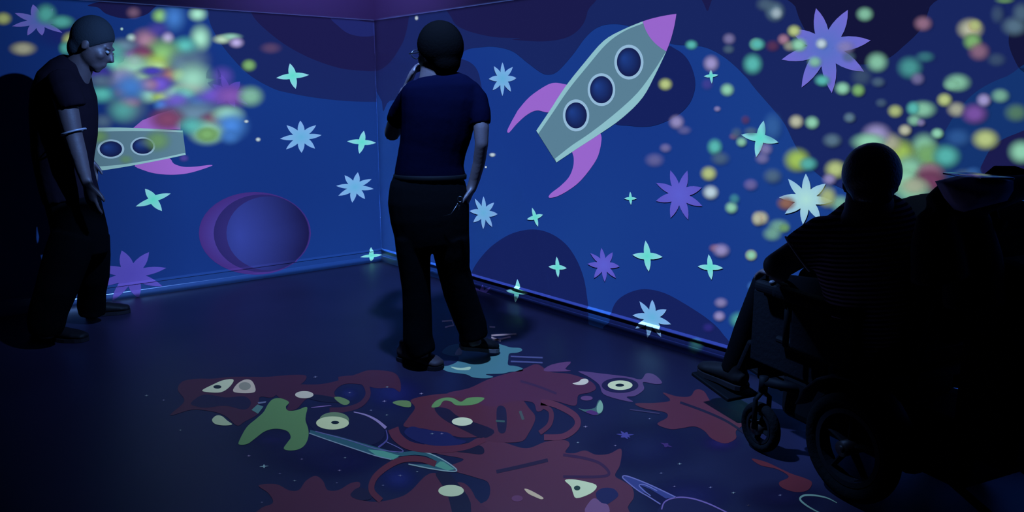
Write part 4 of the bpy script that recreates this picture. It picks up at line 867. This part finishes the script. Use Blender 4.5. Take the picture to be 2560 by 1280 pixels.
px_limb(bm, [(170, 215, FA - .02, 30), (195, 270, FA, 26), (206, 330, FA, 22), (216, 380, FA - .02, 16), (222, 408, FA, 12)])
hw = P(222, 400, FA); hand_into(bm, hw, P(232, 450, FA) - hw, Vector((0, .9, 0)), Vector((.9, .1, .1)), 1.0, .6)
px_limb(bm, [(170, 600, YL - .1, 24), (150, 700, YL - .15, 20), (115, 815, YL - .2, 19), (118, 845, YL - .2, 17)])
px_limb(bm, [(215, 600, YL + .1, 24), (232, 680, YL + .15, 20), (225, 760, YL + .25, 19), (230, 785, YL + .27, 17)])
voxel('body', bm, SKIN, t, .0075, 4); face_extras(t, hc, hs, F)
hair_cap('hair', t, hc, (.100, .124, .150), F, HAIRG, low=-.85, thick=1.035)
bm = bmesh.new()
px_tube(bm, [(158, 216, 150, YL, .09), (134, 220, 170, YL, .14), (106, 222, 198, YL, .175), (90, 232, 235, YL, .185), (85, 236, 280, YL, .18), (86, 236, 330, YL, .17), (88, 228, 385, YL, .16), (96, 226, 425, YL, .155), (106, 236, 465, YL, .16), (118, 244, 500, YL, .165)])
px_limb(bm, [(150, 195, NA + .05, 34), (165, 228, NA, 37), (178, 256, NA, 34), (182, 268, NA, 33)])
px_limb(bm, [(160, 195, FA - .06, 30), (190, 250, FA, 34), (203, 300, FA, 31), (206, 318, FA, 29)])
voxel('shirt', bm, PLUMC, t, .009, 5)
bm = bmesh.new()
px_tube(bm, [(116, 242, 488, YL, .15), (128, 250, 530, YL, .16), (138, 264, 580, YL, .15), (132, 270, 625, YL, .14)])
px_tube(bm, [(132, 235, 590, YL - .08, .11), (114, 222, 640, YL - .12, .11), (100, 203, 690, YL - .16, .1), (90, 188, 730, YL - .2, .095), (76, 168, 775, YL - .22, .085), (70, 160, 810, YL - .23, .08), (76, 150, 832, YL - .23, .075)])
px_tube(bm, [(175, 270, 590, YL + .08, .11), (185, 272, 640, YL + .12, .105), (196, 270, 690, YL + .17, .095), (198, 262, 730, YL + .22, .08), (195, 262, 765, YL + .26, .075), (200, 262, 785, YL + .27, .07)])
voxel('trousers', bm, TROUS, t, .009, 5)
bm = bmesh.new(); wc = P(187, 322, NA - .06)
rr = [P(184, 330, NA) + VX * .062 * math.cos(k) + VY * .062 * math.sin(k) + VZ * .018 * math.cos(k) for k in [2 * math.pi * j / 24 for j in range(25)]]
tube(bm, rr, [(.005, .002)] * 25, 8, VZ, cap=False); from_bm('armband', bm, mat('pale_cuff_band', (.15, .15, .17), rough=.4), t, smooth=True)
a_, b_ = fl(84, 846), fl(205, 853); shoe(t, b_ + Vector((.03, 0, 0)), a_, 0, 0, .055)
a_, b_ = fl(214, 792), fl(318, 780); shoe(t, b_ + Vector((.02, 0, 0)), a_, 0, 0, .052)

# ------------------------------------------------------------ powered wheelchair
CO = Vector((1.44, 2.68, 0)); CF = Vector((-.42, .9075, 0)).normalized(); CR = Vector((CF.y, -CF.x, 0))
def W(r, f, z): return CO + CR * r + CF * f + VZ * z
ch = thing('power_wheelchair', CO, 'black powered wheelchair with a large rear wheel and small casters at the right', 'wheelchair')
def cpart(name, fn, m=BLKM, parent=None, smooth=False, **k):
    bm = bmesh.new(); fn(bm); return from_bm(name, bm, m, parent or ch, smooth=smooth)
def cbox(r, f, z, sr, sf, sz, bev=.01): return lambda bm: box(bm, W(r, f, z), sr, sf, sz, CR, CF, VZ, bev)
def lathe_wheel(bm, c, prof, n=40):
    rings = []
    for k in range(n):
        a = 2 * math.pi * k / n; d = CF * math.cos(a) + VZ * math.sin(a)
        rings.append([bm.verts.new(c + d * R + CR * x) for x, R in prof])
    L = len(prof)
    for k in range(n):
        for i in range(L):
            A, B = rings[k], rings[(k + 1) % n]; bm.faces.new((A[i], A[(i + 1) % L], B[(i + 1) % L], B[i]))
def tyreprof(R, r, wd): return [(wd * math.cos(a), R - r + r * math.sin(a)) for a in [2 * math.pi * j / 14 for j in range(14)]]
def wheel(name, r, f, R, rt, wd, spokes):
    c = W(r, f, R)
    t_ = cpart(name, lambda bm: lathe_wheel(bm, c, tyreprof(R, rt, wd)), RUB, smooth=True)
    cpart('rim', lambda bm: lathe_wheel(bm, c, [(wd * .7, R - rt * 1.9), (wd * .7, R - rt * 2.5), (-wd * .7, R - rt * 2.5), (-wd * .7, R - rt * 1.9)]), mat('rim_grey', (.004, .004, .005), rough=.6, spec=.1), t_)
    def sp(bm):
        for k in range(spokes):
            a = 2 * math.pi * k / spokes + .3; d = CF * math.cos(a) + VZ * math.sin(a)
            tube(bm, [c + d * .02, c + d * (R - rt * 2.2)], [(.018, .010), (.012, .008)], 8, CR)
    cpart('spokes', sp, BLKM, t_)
    cpart('hub', lambda bm: (tube(bm, [c - CR * wd * 1.3, c + CR * wd * 1.1], [.028, .028], 16, VZ), tube(bm, [c - CR * wd * 1.5, c - CR * wd * 1.2], [.012, .016], 12, VZ)), mat('hub_brass', (.02, .012, .01), rough=.5, metal=.2), t_, True)
for r in (-.29, .29): wheel('drive_wheel', r, 0, .195, .03, .036, 5)
for r, f in ((-.30, .43), (.30, .43)): 
    wheel('caster', r, f, .10, .018, .022, 4)
    cpart('caster_fork', lambda bm: (tube(bm, [W(r - .035, f, .1), W(r - .035, f, .22), W(r, f + .0, .25), W(r + .035, f, .22), W(r + .035, f, .1)], [.010] * 5, 10, CF), tube(bm, [W(r, f, .25), W(r, f, .31)], [.018, .018], 12, CF), tube(bm, [W(r, f, .29), W(r * .6, f - .12, .27)], [.018, .022], 12, VZ)), BLKM, None, True)
cpart('power_base', lambda bm: (box(bm, W(0, .12, .24), .44, .62, .2, CR, CF, VZ, .04), box(bm, W(0, -.22, .27), .40, .26, .22, CR, CF, VZ, .04), box(bm, W(0, .1, .38), .3, .3, .1, CR, CF, VZ, .03)))
cpart('seat_frame', lambda bm: (box(bm, W(0, .15, .45), .50, .50, .04, CR, CF, VZ, .01), [tube(bm, [W(r, -.10, .46), W(r, .42, .46)], [.014, .014], 10, VZ) for r in (-.25, .25)]))
cpart('seat_cushion', cbox(0, .16, .51, .46, .48, .09, .035), UPH)
cpart('backrest', lambda bm: (box(bm, W(.02, -.13, .80), .44, .09, .50, CR, (CF + VZ * .12).normalized(), (VZ - CF * .12).normalized(), .04), box(bm, W(.02, -.20, .78), .34, .07, .36, CR, CF, VZ, .03)), UPH)
cpart('back_cane', lambda bm: tube(bm, [W(-.2, -.14, .45), W(-.2, -.2, .78), W(-.2, -.24, 1.02)], [.013] * 3, 10, CR), BLKM, None, True)
cpart('back_cane', lambda bm: tube(bm, [W(.22, -.14, .45), W(.22, -.2, .78), W(.22, -.24, 1.02)], [.013] * 3, 10, CR), BLKM, None, True)
for r in (-.2, .22): cpart('push_handle', lambda bm: tube(bm, [W(r, -.24, 1.01), W(r, -.30, 1.03), W(r, -.38, 1.02)], [.016, .017, .016], 12, CR), UPH, None, True)
cpart('equipment_box', lambda bm: (box(bm, W(.05, -.38, .48), .50, .20, .40, CR, CF, VZ, .04), box(bm, W(.05, -.36, .78), .46, .14, .26, CR, CF, VZ, .05)), mat('equipment_case_black', (.002, .002, .003), rough=.8, spec=.05))
cpart('anti_tip_bar', lambda bm: tube(bm, [W(-.16, -.2, .2), W(-.16, -.42, .12), W(-.16, -.46, .06)], [.014] * 3, 10, CR), BLKM, None, True)
cpart('anti_tip_bar', lambda bm: tube(bm, [W(.16, -.2, .2), W(.16, -.42, .12), W(.16, -.46, .06)], [.014] * 3, 10, CR), BLKM, None, True)
for r in (-.29, .30):
    a_ = cpart('armrest', lambda bm: (box(bm, W(r, .20, .66), .075, .40, .045, CR, CF, VZ, .02), box(bm, W(r, .16, .55), .03, .30, .18, CR, CF, VZ, .012)), UPH)
    for f_ in (.06, .34): cpart('armrest_post', lambda bm: tube(bm, [W(r, f_, .46), W(r, f_, .64)], [.012, .012], 10, CR), BLKM, a_, True)
cpart('fender', lambda bm: tube(bm, [W(-.29, -.24 * math.cos(a) * 1.0, .2 + .245 * math.sin(a)) for a in [math.pi * (k / 10) for k in range(1, 10)]], [(.045, .008)] * 9, 10, CR), mat('fender_dark', (.003, .003, .0035), rough=.5, spec=.12), None, True)
j = cpart('joystick_box', lambda bm: box(bm, W(-.25, .47, .655), .08, .13, .05, CR, CF, VZ, .02))
cpart('joystick', lambda bm: (tube(bm, [W(-.25, .50, .67), W(-.25, .50, .72)], [.006, .006], 8, CR), ell(bm, W(-.25, .50, .73), .016, .016, .016)), BLKM, j, True)
cpart('control_knob', lambda bm: ell(bm, W(-.28, .44, .685), .012, .012, .008), mat('grey_knob', (.08, .08, .09), rough=.4), j, True)
for r in (-.14, .12):
    lg = cpart('leg_rest', lambda bm: tube(bm, [W(r, .38, .46), W(r, .58, .42), W(r * 1.1, .70, .26), W(r * 1.2, .76, .13)], [.016] * 4, 12, CR), BLKM, None, True)
    cpart('foot_plate', lambda bm: box(bm, W(r * 1.15, .82, .125), .17, .26, .018, CR, (CF + VZ * .15).normalized(), (VZ - CF * .15).normalized(), .006), BLKM, lg)
    cpart('calf_pad', lambda bm: box(bm, W(r * 1.1, .64, .32), .14, .03, .16, CR, (CF * .9 + VZ * .4).normalized(), (VZ * .9 - CF * .4).normalized(), .012), UPH, lg)
cpart('side_guard', cbox(-.215, .40, .47, .02, .40, .30, .008), UPH)
cpart('side_guard', cbox(.225, .40, .47, .02, .40, .30, .008), UPH)
cpart('calf_panel', cbox(0, .62, .36, .30, .03, .30, .012), UPH)
hr_ = cpart('headrest_arm', lambda bm: tube(bm, [W(.05, -.2, .98), W(.0, -.2, 1.06), W(.02, -.12, 1.10), W(.08, -.05, 1.10)], [.010] * 4, 10, CR), BLKM, None, True)
# ------------------------------------------------------------ seated person
sp = thing('person', W(0, .15, .56), 'seated person in a striped short-sleeved shirt, seen from behind in the wheelchair', 'person')
hY = 2.62; F = frame(math.radians(-14), math.radians(6)); hc = P(2176, 450, hY); hs = (.086, .104, .124)
bm = bmesh.new(); head_into(bm, hc, hs, F)
px_tube(bm, [(2118, 2222, 480, hY, .065), (2112, 2235, 520, hY, .07), (2090, 2260, 550, hY + .02, .08)])
tube(bm, [W(-.06, .02, 1.02), W(-.03, .04, .90), W(0, .06, .75), W(0, .1, .60)], [(.16, .08), (.16, .10), (.14, .10), (.15, .11)], 20, CR)
S1 = P(2062, 592, hY + .06); E1 = P(1940, 668, hY + .10); H1 = W(-.25, .42, .715)
tube(bm, [S1, S1.lerp(E1, .5), E1, E1.lerp(H1, .5), H1], [.058, .054, .050, .040, .026], 16, VY)
hand_into(bm, H1, CF, VZ, CR, 1.0, .7)
S2 = W(.17, .02, .98); E2 = W(.30, .10, .78); H2 = W(.28, .38, .765)
tube(bm, [S2, S2.lerp(E2, .5), E2, E2.lerp(H2, .5), H2], [.052, .048, .042, .034, .025], 16, VZ); hand_into(bm, H2, CF, VZ, -CR, 1.0, .5)
for k in (-1, 1):
    tube(bm, [W(.09 * k, .12, .60), W(.11 * k, .38, .61), W(.13 * k, .62, .60), W(.14 * k, .70, .40), W(.15 * k, .78, .18)], [.07, .066, .054, .045, .034], 16, CR)
voxel('body', bm, SKIN, sp, .0075, 4); face_extras(sp, hc, hs, F)
hair_cap('hair', sp, hc, (.093, .108, .122), F, mat('cropped_dark_hair', (.014, .018, .020), rough=.38, spec=.5, bump=.2, bscale=120), low=-.62, thick=1.05)
STR = mat('striped_jersey', (.02, .015, .03), rough=.9, spec=.1)
nt = STR.node_tree; tc = nt.nodes.new('ShaderNodeTexCoord'); wv = nt.nodes.new('ShaderNodeTexWave'); wv.bands_direction = 'Z'; wv.inputs['Scale'].default_value = 19; wv.inputs['Distortion'].default_value = .4
mp_ = nt.nodes.new('ShaderNodeMapping'); mp_.inputs['Rotation'].default_value = (0, .12, 0)
nt.links.new(tc.outputs['Object'], mp_.inputs[0]); nt.links.new(mp_.outputs[0], wv.inputs['Vector'])
rp = nt.nodes.new('ShaderNodeValToRGB'); rp.color_ramp.elements[0].position = .45; rp.color_ramp.elements[0].color = (.006, .005, .010, 1); rp.color_ramp.elements[1].position = .6; rp.color_ramp.elements[1].color = (.22, .14, .20, 1)
nt.links.new(wv.outputs[0], rp.inputs[0]); nt.links.new(rp.outputs[0], nt.nodes['Principled BSDF'].inputs['Base Color'])
bm = bmesh.new()
px_tube(bm, [(2112, 2236, 516, hY, .075), (2085, 2272, 532, hY + .02, .10), (2052, 2296, 560, hY + .03, .12), (2030, 2310, 600, hY + .04, .135), (2040, 2310, 650, hY + .05, .14), (2060, 2310, 710, hY + .06, .145), (2070, 2310, 800, hY + .08, .15), (2070, 2300, 870, hY + .1, .15)])
tube(bm, [S1 + VX * .05 + VZ * .01, S1, S1.lerp(E1, .40), S1.lerp(E1, .56)], [.066, .078, .074, .070], 18, VY)
tube(bm, [S2, S2.lerp(E2, .5), S2.lerp(E2, .8)], [.075, .07, .066], 18, VZ)
voxel('shirt', bm, STR, sp, .009, 4)
bm = bmesh.new(); cc_ = S1.lerp(E1, .555); ax = (E1 - S1).normalized(); s_ = ax.cross(VY).normalized(); q_ = ax.cross(s_)
rr = [cc_ + s_ * .071 * math.cos(k) + q_ * .071 * math.sin(k) for k in [2 * math.pi * i / 28 for i in range(29)]]
tube(bm, rr, [.0035] * 29, 8, ax, cap=False); from_bm('sleeve_band', bm, mat('white_cuff_trim', (.4, .38, .4), rough=.7), sp, smooth=True)
bm = bmesh.new(); tube(bm, [W(0, .0, .60), W(0, .12, .60), W(0, .22, .60)], [(.17, .09), (.18, .10), (.17, .08)], 20, CR)
for k in (-1, 1):
    tube(bm, [W(.09 * k, .12, .60), W(.11 * k, .38, .615), W(.13 * k, .63, .61), W(.14 * k, .71, .40), W(.15 * k, .78, .20)], [.085, .082, .072, .062, .055], 18, CR)
voxel('trousers', bm, TROUS, sp, .009, 4)
for k in (-1, 1): shoe(sp, W(.16 * k - .02, .96, 0), W(.15 * k, .70, 0), .145, -.01, .055, hgt=.11)
# ------------------------------------------------------------ bag hung over the wheelchair's push handles
bg = thing('shoulder_bag', P(2440, 500, 2.25), 'rounded dark bag with a grey panel and glint-catching strap plate, hung behind the wheelchair', 'bag')
BY = 2.22
bm = bmesh.new(); px_limb(bm, [(2330, 520, BY, 34), (2365, 502, BY, 48), (2430, 492, BY, 50), (2500, 480, BY, 42), (2545, 470, BY + .02, 34), (2600, 462, BY + .04, 30)], 24, .9, VZ)
px_limb(bm, [(2330, 530, BY, 36), (2340, 600, BY + .02, 60), (2350, 700, BY + .02, 70)], 20, .8)
px_limb(bm, [(2420, 540, BY + .04, 50), (2430, 640, BY + .06, 70), (2440, 760, BY + .06, 80)], 20, .7)
voxel('bag_body', bm, mat('black_nylon', (.003, .002, .004), rough=.7, spec=.1, bump=.3, bscale=30), bg, .010, 6)
bm = bmesh.new()
g1 = [(2362, 458), (2420, 444), (2480, 450), (2534, 452), (2534, 476), (2518, 502), (2470, 514), (2410, 530), (2385, 500)]
pts = [P(x, y, BY - .105 - .02 * math.sin((y - 440) / 90 * math.pi)) for x, y in g1]
vs = [bm.verts.new(p) for p in pts]; c_ = bm.verts.new(P(2455, 484, BY - .16))
bk = [bm.verts.new(p + VY * .05) for p in pts]
for i in range(len(vs)):
    k = (i + 1) % len(vs); bm.faces.new((vs[i], vs[k], c_)); bm.faces.new((vs[k], vs[i], bk[i], bk[k]))
bm.faces.new(bk[::-1])
bmesh.ops.subdivide_edges(bm, edges=bm.edges[:], cuts=2, use_grid_fill=True, smooth=.6)
from_bm('grey_panel', bm, mat('grey_mauve_fabric', (.34, .24, .36), rough=.6, spec=.3), bg, smooth=True)
bm = bmesh.new(); zt = P(2495, 452, BY - .13).z + .004
for (xa, xb, ya, yb) in ((P(2452, 452, BY - .13).x, P(2536, 452, BY - .13).x, BY - .13, BY + .06),):
    box(bm, ((xa + xb) / 2, (ya + yb) / 2, zt), xb - xa, yb - ya, .006, VX, (VY * .995 - VZ * .02).normalized(), (VZ * .995 + VY * .02).normalized(), .002)
from_bm('glint_strap_plate', bm, mat('glint_plate_metal', (.7, .75, .9), rough=.12, metal=.9), bg, smooth=True)  # metallic plate shaped to mirror the lit wall as a glint
bm = bmesh.new(); px_limb(bm, [(2462, 450, BY + .1, 12), (2490, 428, BY + .12, 14), (2530, 432, BY + .12, 18), (2570, 450, BY + .1, 22)], 14, 1.0, VZ)
from_bm('bag_flap', bm, UPH, bg, smooth=True)
